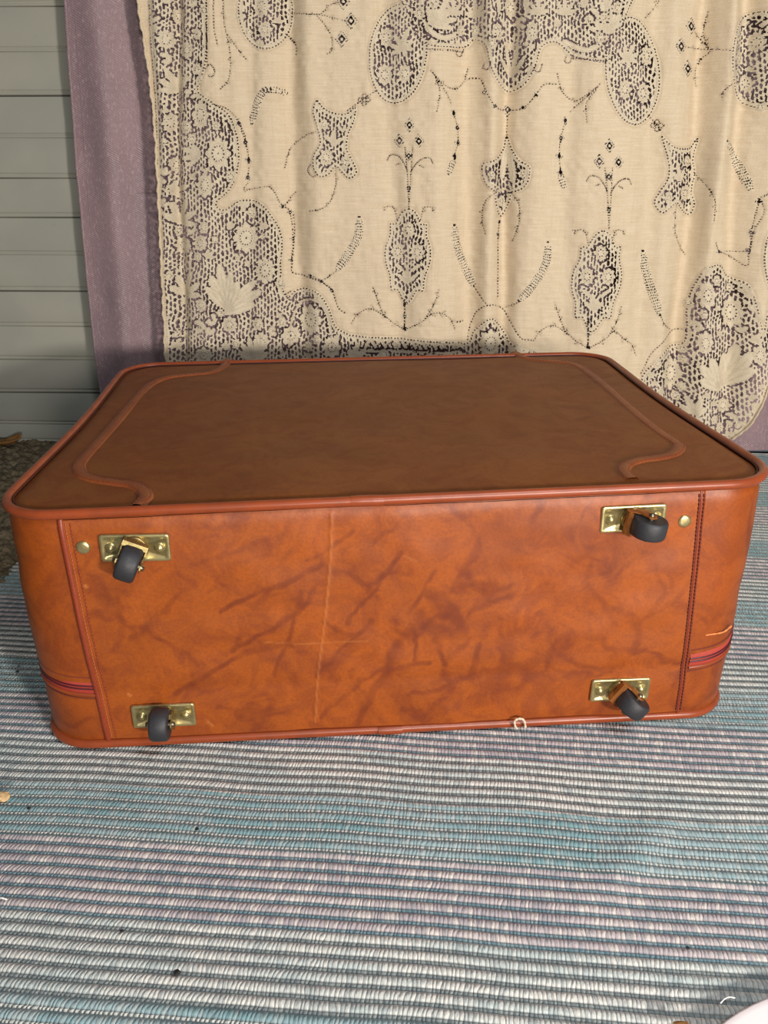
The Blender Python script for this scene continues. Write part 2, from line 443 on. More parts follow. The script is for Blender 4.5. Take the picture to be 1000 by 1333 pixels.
def dots(pts, w_=.78, pitch=4.0, sm=True, duty=.55, th=.5):
    P = smooth_path(pts, 5) if sm else np.array(pts, float)
    W = win(*bb(P, 5))
    if not W: return
    s, X, Y = W; d, a = seg_dist(P, X, Y)
    punch[s] |= (d < w_) & (np.mod(a, pitch) < pitch * duty)
    emb_shade[s] = np.maximum(emb_shade[s], np.where(d < 1.3, th, 0))
def band_l(pts, w_, sm=True, dot=True, edge=True):
    """solid ribbon of cloth through the net with stitched edges"""
    P = smooth_path(pts, 5) if sm else np.array(pts, float)
    W = win(*bb(P, w_ + 3))
    if not W: return
    s, X, Y = W; d, a = seg_dist(P, X, Y); solid[s] |= d < w_; punch[s] |= (d > w_ + .4) & (d < w_ + 2.4) & (np.mod(a, 4.6) < 2.6) & netm[s] & ~solid[s]; lacem[s] = np.maximum(lacem[s], (d < w_) * 1.0)
    if edge: emb_shade[s] = np.maximum(emb_shade[s], np.where(np.abs(d - w_ + .8) < .7, .8, 0))
def region(pts, inset=4.5, outline=True, sm=True):
    P = smooth_path(pts, 5, True) if sm else np.array(pts, float)
    W = win(*bb(P, 5))
    if not W: return
    s, X, Y = W; PC = np.vstack([P, P[:1]]); d, a = seg_dist(PC, X, Y); ins = inside(P, X, Y)
    netm[s] |= ins & (d > inset); lacem[s] = np.maximum(lacem[s], ins * 1.0)
    if outline:
        punch[s] |= (d < .95) & (np.mod(a, 4.2) < 2.4)
        emb_shade[s] = np.maximum(emb_shade[s], np.where(np.abs(d - inset + 1) < .8, .7, 0))
def flower(cx, cy, rx, ry=None, petals=8):
    ry = ry or rx * 1.2
    W = win(cx - rx * 1.3, cy - ry * 1.3, cx + rx * 1.3, cy + ry * 1.3)
    if not W: return
    s, X, Y = W; dx = (X - cx) / rx; dy = (Y - cy) / ry; r = np.hypot(dx, dy); t = np.arctan2(dy, dx)
    lob = 1.0 + .10 * np.cos(petals * t) + .03 * np.cos(2 * petals * t)
    solid[s] |= r < lob; punch[s] &= ~(r < lob); lacem[s] = np.maximum(lacem[s], (r < lob) * 1.0)
    k = max(7, int(rx * 1.0)); ri = .50 if rx > 11 else .46
    ring = np.abs(r - ri) < (1.0 if rx > 11 else .75) / rx
    punch[s] |= ring & (np.mod(t * k / (2 * math.pi) + .1, 1) < .5)
    if rx > 10: punch[s] |= (r < 1.1 / rx)
    # petals are parted from the net by a ring of tall openings
    halo = np.abs(r - lob - 1.7 / rx) < 1.25 / rx; kh = max(9, int(rx * 1.55))
    punch[s] |= halo & (np.mod(t * kh / (2 * math.pi), 1) < .58) & netm[s]
    notch = (r > .80) & (r < lob) & (np.abs(np.mod(t * petals / (2 * math.pi) + .5, 1) - .0) < .10)
    punch[s] |= notch
    emb_shade[s] = np.maximum(emb_shade[s], np.where(np.abs(r - ri - 2.2 / rx) < .6 / rx, .8, 0))
    emb_shade[s] = np.maximum(emb_shade[s], np.where(np.abs(r - .92 * lob) < .6 / rx, .5, 0))
def leaf(xa, ya, xb, yb, wd, vein=True):
    L = math.hypot(xb - xa, yb - ya)
    W = win(min(xa, xb) - wd - 2, min(ya, yb) - wd - 2, max(xa, xb) + wd + 2, max(ya, yb) + wd + 2)
    if not W or L < 1: return
    s, X, Y = W; c, s_ = (xb - xa) / L, (yb - ya) / L
    p = ((X - xa) * c + (Y - ya) * s_) / L; q_ = -(X - xa) * s_ + (Y - ya) * c
    hw = wd * np.sqrt(np.clip(4 * p * (1 - p), 0, 1)) * (.8 + .3 * p)
    ins = (p > 0) & (p < 1) & (np.abs(q_) < hw)
    solid[s] |= ins; punch[s] &= ~ins; lacem[s] = np.maximum(lacem[s], ins * 1.0)
    hal = (p > .12) & (p < .97) & (np.abs(q_) > hw + .5) & (np.abs(q_) < hw + 2.6) & (np.mod(p * L, 4.6) < 2.7) & netm[s] & ~solid[s]
    punch[s] |= hal
    emb_shade[s] = np.maximum(emb_shade[s], np.where(ins & (np.abs(q_) > hw - 1.0), .7, 0))
    if vein: emb_shade[s] = np.maximum(emb_shade[s], np.where(ins & (np.abs(q_) < .6) & (p < .8), .7, 0))
def fan(cx, cy, ang, spread, n, L, wd):
    for i in range(n):
        a = math.radians(ang + spread * (i / (n - 1) - .5) if n > 1 else ang)
        l = L * (1 - .35 * abs(i / (n - 1) - .5) * 2 if n > 1 else 1)
        leaf(cx, cy, cx + l * math.cos(a), cy - l * math.sin(a), wd)
def sleaf(x, y, ang, L=7, w_=1.15):     # tiny openwork leaf on a vine
    L = L * .72; a = math.radians(ang); x2, y2 = x + L * math.cos(a), y - L * math.sin(a)
    W = win(min(x, x2) - 3, min(y, y2) - 3, max(x, x2) + 3, max(y, y2) + 3)
    if not W: return
    s, X, Y = W; c, s_ = math.cos(a), -math.sin(a); p = ((X - x) * c + (Y - y) * s_) / L; q_ = -(X - x) * s_ + (Y - y) * c
    hw = (w_ + .9) * np.sqrt(np.clip(4 * p * (1 - p), 0, 1)); ins = (p > 0) & (p < 1) & (np.abs(q_) < hw)
    emb_shade[s] = np.maximum(emb_shade[s], np.where(ins, .75, 0)); punch[s] |= ins & (q_ > .2) & (q_ < 1.3) & (np.mod(p * L, 2.4) < 1.4)
def diamond(cx, cy, r=8):
    W = win(cx - r - 2, cy - r * 1.4 - 2, cx + r + 2, cy + r * 1.4 + 2)
    if not W: return
    s, X, Y = W; q_ = np.abs(X - cx) / r + np.abs(Y - cy) / (r * 1.3)
    lacem[s] = np.maximum(lacem[s], (q_ < 1) * .7)
    g = np.mod(Y * .9 + X * .5, 3.0) < 1.6
    punch[s] |= (np.abs(q_ - .9) < .1) & g
    punch[s] |= (np.abs(q_ - .42) < .16) & (np.abs(X - cx) + np.abs(Y - cy) > 1)
    emb_shade[s] = np.maximum(emb_shade[s], np.where(np.abs(q_ - .9) < .14, .5, 0))
def vine(pts, leaves=3, lw=7, flip=1):
    dots(pts, .70, 3.4, duty=.55, th=.6)
    P = smooth_path(pts, 5)
    for i in range(leaves):
        k = int((i + .6) / (leaves + .2) * (len(P) - 2)); d = P[k + 1] - P[k]; a = math.degrees(math.atan2(-d[1], d[0]))
        sleaf(P[k][0], P[k][1], a + 32, lw) if i % 2 else sleaf(P[k][0], P[k][1], a - 38, lw)
        sleaf(P[k + 1][0], P[k + 1][1], a + (-50 if i % 2 else 50), lw * .8)
def feather(pts, w_=4.6):
    P = smooth_path(pts, 5); W = win(*bb(P, w_ + 3))
    if not W: return
    s, X, Y = W; d, a = seg_dist(P, X, Y); tot = max(a.max(), 1)
    ww = w_ * np.clip(.35 + 1.1 * np.sin(np.clip(a / tot, 0, 1) * math.pi) ** .6, 0, 1)
    lacem[s] = np.maximum(lacem[s], (d < ww) * .7)
    punch[s] |= (d < ww * .75) & (np.mod(a, 3.6) < 1.7) & (np.mod(d + 1, 2.6) < 1.7)
    punch[s] |= (np.abs(d - ww) < .6) & (np.mod(a + 1.5, 3.2) < 1.6)
def chain(pts, r=5):
    for (x, y) in pts: diamond(x, y, r)
    dots(pts, .7, 3.5)
def curl(pts):
    dots(pts, .75, 2.8, duty=.72, th=.8)
def fill_motifs(poly, n, seed, rmin=8, rmax=13, gap=1.25, scroll=.3):
    """crowd a net region with rosettes, leaf sprays and scrolls"""
    P = smooth_path(poly, 4, True); R = random.Random(seed); placed = list(KEEP); x0_, y0_, x1_, y1_ = bb(P, 0)
    for _ in range(n * 40):
        x, y = R.uniform(x0_, x1_), R.uniform(y0_, y1_)
        if not inside(P, np.array([x]), np.array([y]))[0]: continue
        r = R.uniform(rmin, rmax)
        if any(math.hypot(x - a, y - b) < (r + c_) * gap for a, b, c_ in placed): continue
        placed.append((x, y, r)); k = R.random()
        if k < .38: flower(x, y, r * .8, r * .95, R.choice((6, 8)))
        elif k < .78: fan(x, y + r * .6, R.uniform(30, 150), R.uniform(90, 200), R.choice((3, 4, 5)), r * 1.45, r * .30)
        else:
            a = R.uniform(0, 6.28); pts = [(x + r * (1 - .14 * i) * math.cos(a + i * .8), y + r * (1 - .14 * i) * math.sin(a + i * .8)) for i in range(6)]
            band_l(pts, 2.6)
        if len(placed) - len(KEEP) > n: break
KEEP = []
def kflower(x, y, rx, ry=None, p=8): flower(x, y, rx, ry, p); KEEP.append((x, y, rx * 1.15))
def kfan(x, y, a, sp, n, L, w_): 
    fan(x, y, a, sp, n, L, w_); r = math.radians(a); KEEP.append((x + L * .55 * math.cos(r), y - L * .55 * math.sin(r), L * .5))

# ---- net regions
medA = [(518 + 37 * math.cos(t) + 4 * math.sin(t), 70 - 64 * math.sin(t)) for t in np.linspace(0, 2 * math.pi, 16, endpoint=False)]
medB = [(823 + 37 * math.cos(t) - 4 * math.sin(t), 93 - 69 * math.sin(t)) for t in np.linspace(0, 2 * math.pi, 16, endpoint=False)]
topc = [(520, -70), (538, 30), (555, 58), (604, 60), (618, 50), (632, 58), (638, 84), (648, 104), (664, 118), (684, 108), (697, 82), (704, 62), (722, 55), (740, 68), (748, 74), (788, 80), (806, 40), (812, -70)]
medC = [(345 + 34 * math.cos(t), 14 - 49 * math.sin(t)) for t in np.linspace(0, 2 * math.pi, 14, endpoint=False)]
medE = [(987 + 35 * math.cos(t), 78 - 62 * math.sin(t)) for t in np.linspace(0, 2 * math.pi, 14, endpoint=False)]
lborder = [(198, -90), (280, -90), (270, 0), (270, 60), (266, 90), (258, 118), (277, 134), (298, 150), (309, 180), (310, 215), (300, 245), (282, 264), (292, 274), (312, 262), (334, 263), (352, 280),
           (366, 308), (365, 345), (366, 372), (374, 388), (384, 380), (400, 377), (416, 384), (428, 402), (436, 424), (450, 434), (470, 438), (580, 445), (610, 450), (619, 432), (640, 415), (660, 438), (668, 450), (720, 470), (780, 500), (850, 515), (850, 560), (205, 560), (216, 470), (214, 400), (208, 280), (204, 160)]
rborder = [(836, 500), (846, 480), (862, 466), (876, 456), (892, 452), (898, 440), (900, 400), (908, 370), (920, 350), (938, 346), (948, 358), (958, 364), (974, 372), (982, 400), (990, 430), (1000, 380), (1010, 360), (1100, 330), (1110, 420), (1040, 460), (1000, 492), (960, 566), (850, 590), (836, 560)]
medR = [(1012 + 22 * math.cos(t), 336 - 48 * math.sin(t)) for t in np.linspace(0, 2 * math.pi, 12, endpoint=False)]
for P_ in (medA, medB, medC, medE, topc, medR): region(P_)
region(lborder, 3.5); region(rborder, 3.5)
# bell motifs
bellL = [(413, 131), (421, 141), (436, 148), (452, 148), (462, 140), (461, 156), (453, 175), (451, 194), (458, 208), (464, 224), (455, 232), (446, 225), (437, 216), (428, 226), (418, 230), (409, 220), (408, 204), (417, 186), (413, 165), (408, 146)]
bellR = [(916, 180), (906, 192), (890, 194), (875, 190), (864, 178), (868, 195), (872, 215), (871, 232), (862, 248), (855, 264), (862, 277), (872, 272), (884, 264), (895, 276), (906, 280), (911, 266), (908, 250), (912, 225), (910, 205)]
for P_ in (bellL, bellR): region(P_, 4.0)
# pendant
region([(662, 178), (657, 195), (645, 209), (629, 214), (631, 235), (640, 246), (654, 252), (675, 248), (686, 238), (689, 218), (678, 210), (668, 196)], 4)
region([(648, 246), (646, 262), (654, 282), (665, 262), (664, 246)], 3.5)
# long medallions
def owl(cx, y0_, y1_, hw, tilt=0):
    k = (y1_ - y0_) / 123.0
    pr = [(0, 0), (10, 6), (17, 20), (24, 20), (24, 34), (30, 52), (29, 72), (23, 88), (21, 106), (13, 106), (5, 120), (0, 123)]
    L_ = [(cx + x * hw / 28 + tilt * y, y0_ + y * k) for x, y in pr]; R_ = [(cx - x * hw / 28 + tilt * y, y0_ + y * k) for x, y in pr[-2:0:-1]]
    region(L_ + R_, 4)
    c = lambda x, y: (cx + x * hw / 28 + tilt * y, y0_ + y * k)
    for (x, y, r) in ((0, 27, 7.5), (-13, 56, 8), (13, 56, 8)): a = c(x, y); flower(a[0], a[1], r, r * 1.3)
    for an in (60, 120): a = c(0, 98); fan(a[0], a[1], an, 30, 2, 26, 2.6)
    a = c(0, 100); fan(a[0], a[1], 90, 10, 1, 24, 2.2); a = c(-4, 82); leaf(a[0], a[1], *c(-17, 72), 2.4); a = c(4, 82); leaf(a[0], a[1], *c(17, 72), 2.4)
owl(532, 272, 394, 27, -.02); owl(783, 300, 430, 29, -.12)
# flowers and sprays inside the medallions
for x, y, rx, ry in ((503, 48, 8, 12), (501, 97, 9, 13), (527, 96, 8, 12), (843, 72, 8, 12), (812, 117, 8, 12), (838, 121, 8, 13), (340, 8, 10, 14), (345, 38, 8, 10),
                     (985, 55, 8, 12), (974, 108, 7, 11), (965, 75, 7, 10), (1003, 95, 8, 11), (620, 38, 5, 7), (648, 42, 7, 12), (692, 42, 7, 12), (1006, 320, 8, 12), (1004, 356, 8, 12)):
    kflower(x, y, rx, ry)
fan(524, 66, 115, 150, 5, 22, 3); fan(525, 62, -45, 60, 2, 20, 3); leaf(520, 60, 533, 38, 3)
fan(815, 78, 65, 150, 5, 22, 3); fan(817, 76, -120, 60, 2, 20, 3)
fan(668, 100, 90, 60, 4, 50, 2.6); fan(560, 34, 45, 100, 6, 46, 4); fan(795, 44, 120, 100, 6, 46, 4)
band_l([(548, -20), (552, 30), (575, 50), (600, 42)], 3.2); band_l([(782, -20), (790, 40), (765, 66), (735, 55)], 3.2)
for i, x in enumerate((590, 620, 700, 735)): kfan(x, 20, 90, 130, 5, 24, 2.6)
kflower(667, 8, 8, 12)
for x in (650, 686): leaf(x, 20, x, -10, 3)
for (x, y, a) in ((432, 190, 60), (436, 186, 120)): fan(x, y, a, 50, 2, 26, 3)
flower(425, 205, 8, 10); flower(449, 212, 5, 8); flower(422, 162, 5, 7); fan(446, 172, 90, 60, 2, 14, 2)
flower(898, 252, 8, 10); flower(872, 258, 5, 8); flower(900, 210, 5, 7); fan(888, 236, 100, 70, 3, 26, 3)
leaf(662, 186, 655, 235, 4); leaf(664, 190, 670, 240, 4); flower(640, 228, 4, 6); flower(681, 226, 4, 6); flower(655, 262, 4.5, 7)
# left border contents
for x, y, rx, ry in ((217, 52, 10, 12), (243, 65, 9, 10), (262, 150, 10, 17), (285, 200, 14, 20), (268, 241, 10, 15), (222, 160, 8, 12), (320, 310, 15, 18), (345, 352, 12, 16), (238, 320, 10, 11), (262, 316, 8, 10),
                     (404, 417, 14, 18), (378, 438, 11, 12), (432, 452, 11, 13), (639, 447, 14, 17), (266, 462, 11, 10), (299, 422, 9, 10), (340, 445, 10, 11), (228, 215, 7, 10), (232, 20, 8, 10), (600, 470, 10, 9), (500, 462, 7, 7), (560, 466, 7, 7)):
    kflower(x, y, rx, ry)
kfan(296, 404, 100, 60, 5, 62, 6); kfan(290, 408, 38, 44, 4, 66, 6.5)
kfan(232, 118, 120, 120, 5, 34, 4); kfan(262, 202, 175, 90, 4, 30, 3.6); kfan(232, 290, 70, 150, 5, 34, 4); kfan(240, 385, 75, 140, 5, 34, 4); kfan(330, 470, 90, 120, 6, 34, 4); kfan(222, 250, 20, 90, 3, 26, 3.4)
kfan(460, 470, 60, 100, 4, 26, 4); kfan(680, 470, 120, 100, 4, 26, 4)
for s_ in (-1, 1):
    band_l([(404 + s_ * 28, 452), (404 + s_ * 25, 420), (404 + s_ * 14, 396), (404, 390)], 1.4)
for i in range(9): band_l([(476 + i * 13, 452), (482 + i * 13, 442), (489 + i * 13, 452)], 1.6)
band_l([(466, 456), (600, 460)], 2)
fill_motifs(lborder, 230, 5, 4.5, 9, .93)
# right border contents
for x, y, rx, ry in ((879, 490, 13, 20), (921, 384, 11, 17), (955, 408, 13, 19), (918, 446, 10, 14), (985, 460, 9, 12), (945, 530, 9, 9)):
    kflower(x, y, rx, ry)
kfan(945, 505, 65, 50, 4, 66, 7); kfan(940, 508, 120, 70, 4, 50, 7); kfan(905, 540, 90, 120, 4, 26, 4)
fill_motifs(rborder, 90, 9, 4.5, 9, .93)
fill_motifs(topc, 50, 3, 6, 9, 1.05); fill_motifs(medE, 6, 3, 5, 7); fill_motifs(medC, 6, 4, 5, 7)

# ---- line work outside the nets
dots([(270, 0), (270, 84)], sm=False); dots([(280, -60), (279, 30), (284, 60)]); curl([(268, 90), (274, 84), (280, 92), (277, 100), (271, 99)])
dots([(555, 65), (604, 66)], 1.1, 3.4, sm=False); dots([(745, 76), (786, 81)], 1.1, 3.4, sm=False)
for cx, cy in ((600, 66), (634, 84), (700, 88), (740, 76)): curl([(cx + 5, cy - 4), (cx + 1, cy + 6), (cx - 5, cy + 4), (cx - 3, cy - 3)])
vine([(290, -10), (292, 30), (297, 55), (300, 80), (297, 105), (287, 116)], 4, 8); vine([(296, 45), (308, 62), (321, 78)], 2, 7)
vine([(277, 136), (296, 142), (311, 159), (319, 178)], 1, 5); chain([(311, 160), (319, 185), (323, 208), (322, 231)], 5); vine([(322, 238), (317, 247), (335, 245), (352, 244), (367, 268), (378, 256), (384, 250)], 3, 6)
chain([(367, 269), (376, 277), (380, 312), (378, 340)], 4); dots([(380, 280), (382, 300), (379, 345), (380, 356), (395, 360), (418, 366)]); chain([(404, 359), (418, 366), (432, 378)], 4)
dots([(418, 366), (432, 378), (440, 400), (450, 408)]); curl([(384, 384), (378, 392), (372, 385), (378, 380)])
feather([(352, 116), (342, 120), (333, 138), (327, 160)], 4.2); feather([(344, 118), (358, 117), (372, 120)], 3.5)
# branches beside the top medallions
for pts in (((378, 14), (400, 18), (418, 19), (436, 24), (450, 27)), ((418, 18), (430, 6), (444, 2)), ((412, 20), (424, 34), (432, 50), (431, 66), (425, 70))): vine(pts, 2, 8)
for c_ in ((457, 27), (445, 51), (447, 2)): diamond(*c_, 9)
dots([(370, 42), (382, 52), (385, 64), (384, 70)]); vine([(372, 42), (384, 58)], 1, 6)
for pts in (((950, 66), (930, 62), (915, 60), (896, 60)), ((932, 63), (922, 48), (910, 36)), ((930, 66), (918, 80), (914, 96), (916, 112)), ((928, 60), (925, 36), (930, 10)), ((952, 110), (942, 118), (940, 130))): vine(pts, 2, 8)
for c_ in ((905, 32), (888, 60), (900, 88)): diamond(*c_, 9)
vine([(868, -10), (852, 12), (840, 24)], 2, 9)
# medallion to bell links
dots([(490, 118), (480, 124), (466, 134), (452, 144)]); dots([(846, 150), (856, 160), (864, 172)])
for cx, cy in ((474, 130), (858, 163)):
    for dx, dy in ((-5, 0), (5, 0), (0, -5), (0, 5)): curl([(cx + dx + 3, cy + dy), (cx + dx, cy + dy + 3), (cx + dx - 3, cy + dy), (cx + dx, cy + dy - 3), (cx + dx + 3, cy + dy)])
# vines by the bells
vine([(416, 172), (402, 174), (388, 182), (376, 194), (369, 220)], 4, 6); vine([(437, 218), (437, 240), (430, 262), (418, 272), (402, 275)], 4, 6)
for s_ in (0,): curl([(404, 214), (400, 222), (406, 230), (412, 228)])
vine([(912, 226), (922, 240), (930, 262), (928, 290)], 3, 6); vine([(884, 266), (882, 292), (886, 312), (900, 334)], 4, 7)
# feathers and diamond chains
feather([(468, 283), (466, 308), (454, 330), (438, 352)]); vine([(438, 353), (428, 360), (418, 366)], 1, 5)
feather([(592, 294), (596, 322), (608, 352), (618, 374)]); dots([(618, 374), (628, 390), (634, 397)])
feather([(713, 316), (711, 340), (697, 366), (676, 391)]); vine([(676, 392), (668, 398), (660, 402)], 1, 5)
feather([(839, 328), (843, 356), (852, 386), (860, 410)]); vine([(860, 410), (868, 424), (880, 433)], 1, 5)
feather([(946, 184), (957, 200), (968, 224), (977, 248)]); vine([(984, 259), (994, 252), (1004, 248)], 1, 6); vine([(986, 258), (990, 275), (980, 300), (975, 326), (972, 346), (954, 334), (937, 327), (932, 316)], 2, 6)
chain([(985, 262), (977, 302), (974, 326), (937, 328)], 4)
chain([(591, 147), (596, 166), (597, 185), (592, 203)], 5); feather([(592, 206), (588, 216), (584, 226)], 3.5)
chain([(736, 157), (730, 180), (728, 203), (730, 224)], 5); feather([(730, 226), (732, 236), (735, 245)], 3.5)
vine([(560, 92), (577, 110), (594, 115), (606, 104), (611, 86)], 3, 9); vine([(563, 95), (580, 120), (588, 136)], 1, 8); vine([(565, 98), (572, 120), (568, 146)], 2, 8)
vine([(779, 110), (762, 124), (748, 131), (732, 120), (725, 96)], 3, 9); vine([(776, 114), (756, 132), (742, 146)], 1, 8); vine([(774, 118), (762, 134), (762, 160)], 2, 8)
dots([(612, 101), (626, 102), (632, 116), (644, 138), (663, 143), (682, 140), (698, 122), (708, 110), (724, 110)])
for c_ in ((631, 120), (644, 138), (681, 140), (697, 124)): diamond(*c_, 4)
diamond(663, 142, 7); dots([(663, 150), (662, 178)])
chain([(652, 290), (650, 306)], 4); dots([(650, 310), (649, 390)]); vine([(644, 252), (632, 262), (628, 285), (632, 306)], 3, 7); vine([(668, 252), (676, 266), (676, 290), (668, 315)], 3, 7)
# sprays
def spray(cx, cy, k=1.0):
    for dx, dy in ((1, -22), (-12, -2), (13, -1)): diamond(cx + dx, cy + dy, 7.5)
    diamond(cx, cy + 18, 6)
    curl([(cx - 28, cy + 24), (cx - 24, cy + 17), (cx - 14, cy + 18), (cx - 6, cy + 28), (cx - 2, cy + 38)]); curl([(cx - 12, cy + 28), (cx - 18, cy + 30)])
    curl([(cx + 31, cy + 28), (cx + 27, cy + 21), (cx + 17, cy + 22), (cx + 8, cy + 30), (cx + 2, cy + 40)]); curl([(cx + 13, cy + 30), (cx + 19, cy + 33)])
    dots([(cx - 5, cy + 6), (cx - 2, cy + 40), (cx, cy + 86)], .7, 3.2); dots([(cx + 5, cy + 6), (cx + 3, cy + 40), (cx, cy + 86)], .7, 3.2)
    diamond(cx, cy + 60, 4)
spray(532, 185); spray(790, 212)
for cx, cy in ((532, 272), (779, 302)):
    vine([(cx - 15, cy + 14), (cx - 20, cy - 2), (cx - 30, cy - 2), (cx - 32, cy + 4)], 2, 7); vine([(cx + 15, cy + 14), (cx + 20, cy - 2), (cx + 30, cy - 2), (cx + 33, cy + 4)], 2, 7)
# foot scrolls
def foot(cx, cy, k=0.0):
    vine([(cx, cy), (cx - 14, cy - 8), (cx - 26, cy - 18), (cx - 44, cy - 28), (cx - 60, cy - 22), (cx - 70, cy - 8)], 4, 11)
    vine([(cx, cy), (cx + 22, cy - 12), (cx + 34, cy - 22), (cx + 48, cy - 23 + k), (cx + 60, cy - 14 + k), (cx + 66, cy + k)], 4, 11)
    vine([(cx - 26, cy - 16), (cx - 34, cy - 36), (cx - 42, cy - 58)], 3, 8); vine([(cx + 26, cy - 16), (cx + 38, cy - 36), (cx + 44, cy - 54)], 3, 8)
    chain([(cx, cy - 34), (cx, cy - 18), (cx, cy - 2)], 4); dots([(cx, cy - 40), (cx, cy)])
foot(527, 430); foot(764, 452, 12)
dots([(610, 446), (614, 424), (624, 404), (638, 397), (656, 404), (668, 425), (678, 440), (692, 443)])
dots([(595, 420), (604, 420)]); dots([(836, 488), (850, 460), (866, 446), (884, 434), (900, 432)])
# ---- assemble holes
yy, xx = np.mgrid[0:Hd, 0:Wd]; xx = xx / SS + LX0; yy = yy / SS + LY0
wx = xx + 2.4 * vnoise(xx / 15, yy / 15, 31); wy = yy + 3.0 * vnoise(xx / 12, yy / 12, 32)
row = np.floor(wy / 4.4); cx_ = np.mod(wx + row * 2.9, 5.8) - 2.9; cy_ = np.mod(wy, 4.4)
# tall openings bridge rows two at a time
row2 = np.floor(wx / 4.5)
cy2 = np.mod(wy + row2 * 3.8, 7.6) - 3.8; cx2 = np.mod(wx, 4.5) - 2.25
kk = 1.0 + .30 * vnoise(xx / 4.5, yy / 5.0, 77)
lat = (np.abs(cx2) / (1.42 * kk)) ** 1.6 + (np.abs(cy2) / (3.2 * kk)) ** 2.4 < 1
hole = (netm & ~solid & lat) | punch
HB = hole.reshape(Hd // SS, SS, Wd // SS, SS).mean((1, 3)); LB = lacem.reshape(Hd // SS, SS, Wd // SS, SS).mean((1, 3)); TB = emb_shade.reshape(Hd // SS, SS, Wd // SS, SS).mean((1, 3))

# ---- the lace cloth
LCY = 1.284
folds = [(640, 632, .006, 46), (380, 395, .004, 34), (905, 880, .008, 42), (560, 566, -.004, 40), (770, 765, -.005, 50),   # px at y=0, px at y=450, depth (+ = towards the wall), half width px
    (228, 236, .008, 7), (206, 222, -.004, 8), (270, 275, -.004, 18), (372, 392, .008, 14), (400, 415, -.004, 16), (330, 320, .004, 12), (500, 520, .004, 14), (560, 570, -.003, 25),
    (612, 606, .009, 16), (640, 636, -.008, 12), (668, 654, .009, 10), (702, 680, -.004, 16), (742, 735, .004, 14), (800, 792, -.003, 30), (858, 830, .005, 14), (885, 862, -.005, 14),
    (928, 888, .011, 13), (955, 915, -.006, 10), (975, 950, .009, 12), (1010, 990, -.010, 18), (1050, 1040, .010, 18), (1090, 1080, -.010, 18)]
def lace_off(PX, PY):
    d = np.zeros(PX.shape)
    for a, b, h_, w_ in folds:
        c_ = a + (b - a) * np.clip(PY / 450, -.6, 1.4) + 3 * np.sin(PY / 70 + a)
        d += 1.55 * h_ * np.exp(-((PX - c_) / w_) ** 2)
    return d + .0022 * vnoise(PX / 22, PY / 60, 12) + .0008 * vnoise(PX / 7, PY / 9, 13)
g = .00116
xl, xr = on_y(170, 60, LCY)[0], on_y(1085, 60, LCY)[0]
xs = np.concatenate([np.arange(xl, xr, g), np.arange(xr, xr + .25, .008)])
zs = np.concatenate([np.arange(.03, .715, g), np.arange(.715, 1.42, .02)])
Xg, Zg = np.meshgrid(xs, zs)
PX, PY = to_px(Xg, LCY, Zg)
D = lace_off(PX, PY); Yg = LCY + D
def samp(A, px_, py_):
    fx = np.clip(px_ - LX0 - .5, 0, A.shape[1] - 1.001); fy = np.clip(py_ - LY0 - .5, 0, A.shape[0] - 1.001)
    i = fy.astype(int); j = fx.astype(int); a = fx - j; b = fy - i
    r = (A[i, j] * (1 - a) + A[i, np.minimum(j + 1, A.shape[1] - 1)] * a) * (1 - b) + (A[np.minimum(i + 1, A.shape[0] - 1), j] * (1 - a) + A[np.minimum(i + 1, A.shape[0] - 1), np.minimum(j + 1, A.shape[1] - 1)] * a) * b
    return r * ((px_ > LX0) & (px_ < LX1 - 2) & (py_ > LY0 + 1) & (py_ < LY1 - 2))
cXm = (PX[:-1, :-1] + PX[1:, 1:]) / 2; cYm = (PY[:-1, :-1] + PY[1:, 1:]) / 2
H = samp(HB, cXm, cYm)
edge_l = np.interp(cYm, [-400, 0, 80, 160, 240, 310, 400, 470, 620], [166, 178, 191, 200, 205, 209, 213, 216, 220])
hem_r = [(850, 640), (905, 592), (955, 572), (972, 552), (986, 524), (1000, 492), (1016, 462), (1050, 440), (1090, 425), (1200, 410)]
hr = np.interp(cXm, [p[0] for p in hem_r], [p[1] for p in hem_r])
keep = (H < .5) & (cXm > edge_l) & (cYm < hr)
fine_x = (np.diff(xs)[None, :] < g * 1.5) & (np.diff(zs)[:, None] < g * 1.5)
Hs = H >= .5
keep = ((~Hs) | ~fine_x) & (cXm > edge_l) & (cYm < hr)
Fq = grid_faces(*Xg.shape)[keep.ravel()]
used = np.unique(Fq); remap = np.full(Xg.size, -1); remap[used] = np.arange(len(used))
LA = samp(LB, PX, PY); TA = samp(TB, PX, PY)
Yl = Yg - .0012 * LA + .0010 * TA
co = np.stack([Xg, Yl, Zg], -1).reshape(-1, 3)[used]
m = NT('ecru lace cloth'); o = m.obj()
la = m.attr('lace'); th_shade = m.attr('thread')  # thread attribute tints the shading of embossed lines into the cloth
lin = m.noise(m.scale(o, (10, 1, 200)), 2.6, 4, .6); wv1 = m.noise(m.scale(o, (220, 1, 12)), 1.0, 2); fine = m.noise(o, 900, 2); big = m.noise(o, 4, 2)
weave = m.noise(m.scale(o, (1, 1, 2.5)), 500, 2)
c1 = m.mix(m.ramp(lin, .35, .68), S(222, 202, 172), S(230, 213, 185)); c1 = m.mix(m.ramp(wv1, .5, .7, 0, .14), c1, S(190, 170, 136))
c2 = m.mix(m.ramp(fine, .3, .7), S(214, 199, 172), S(236, 223, 198))
c = m.mix(la, c1, c2); c = m.mix(m.math('MULTIPLY', th_shade, .32), c, S(136, 116, 92)); c = m.mix(m.ramp(weave, .45, .75, 0, .25), c, S(176, 156, 124))
m.base(c); m.rough(.9); m.b.inputs['Specular IOR Level'].default_value = .15
m.bump(m.math('ADD', m.math('MULTIPLY', fine, .5), m.math('ADD', weave, m.math('MULTIPLY', lin, .35))), .55, .0012)
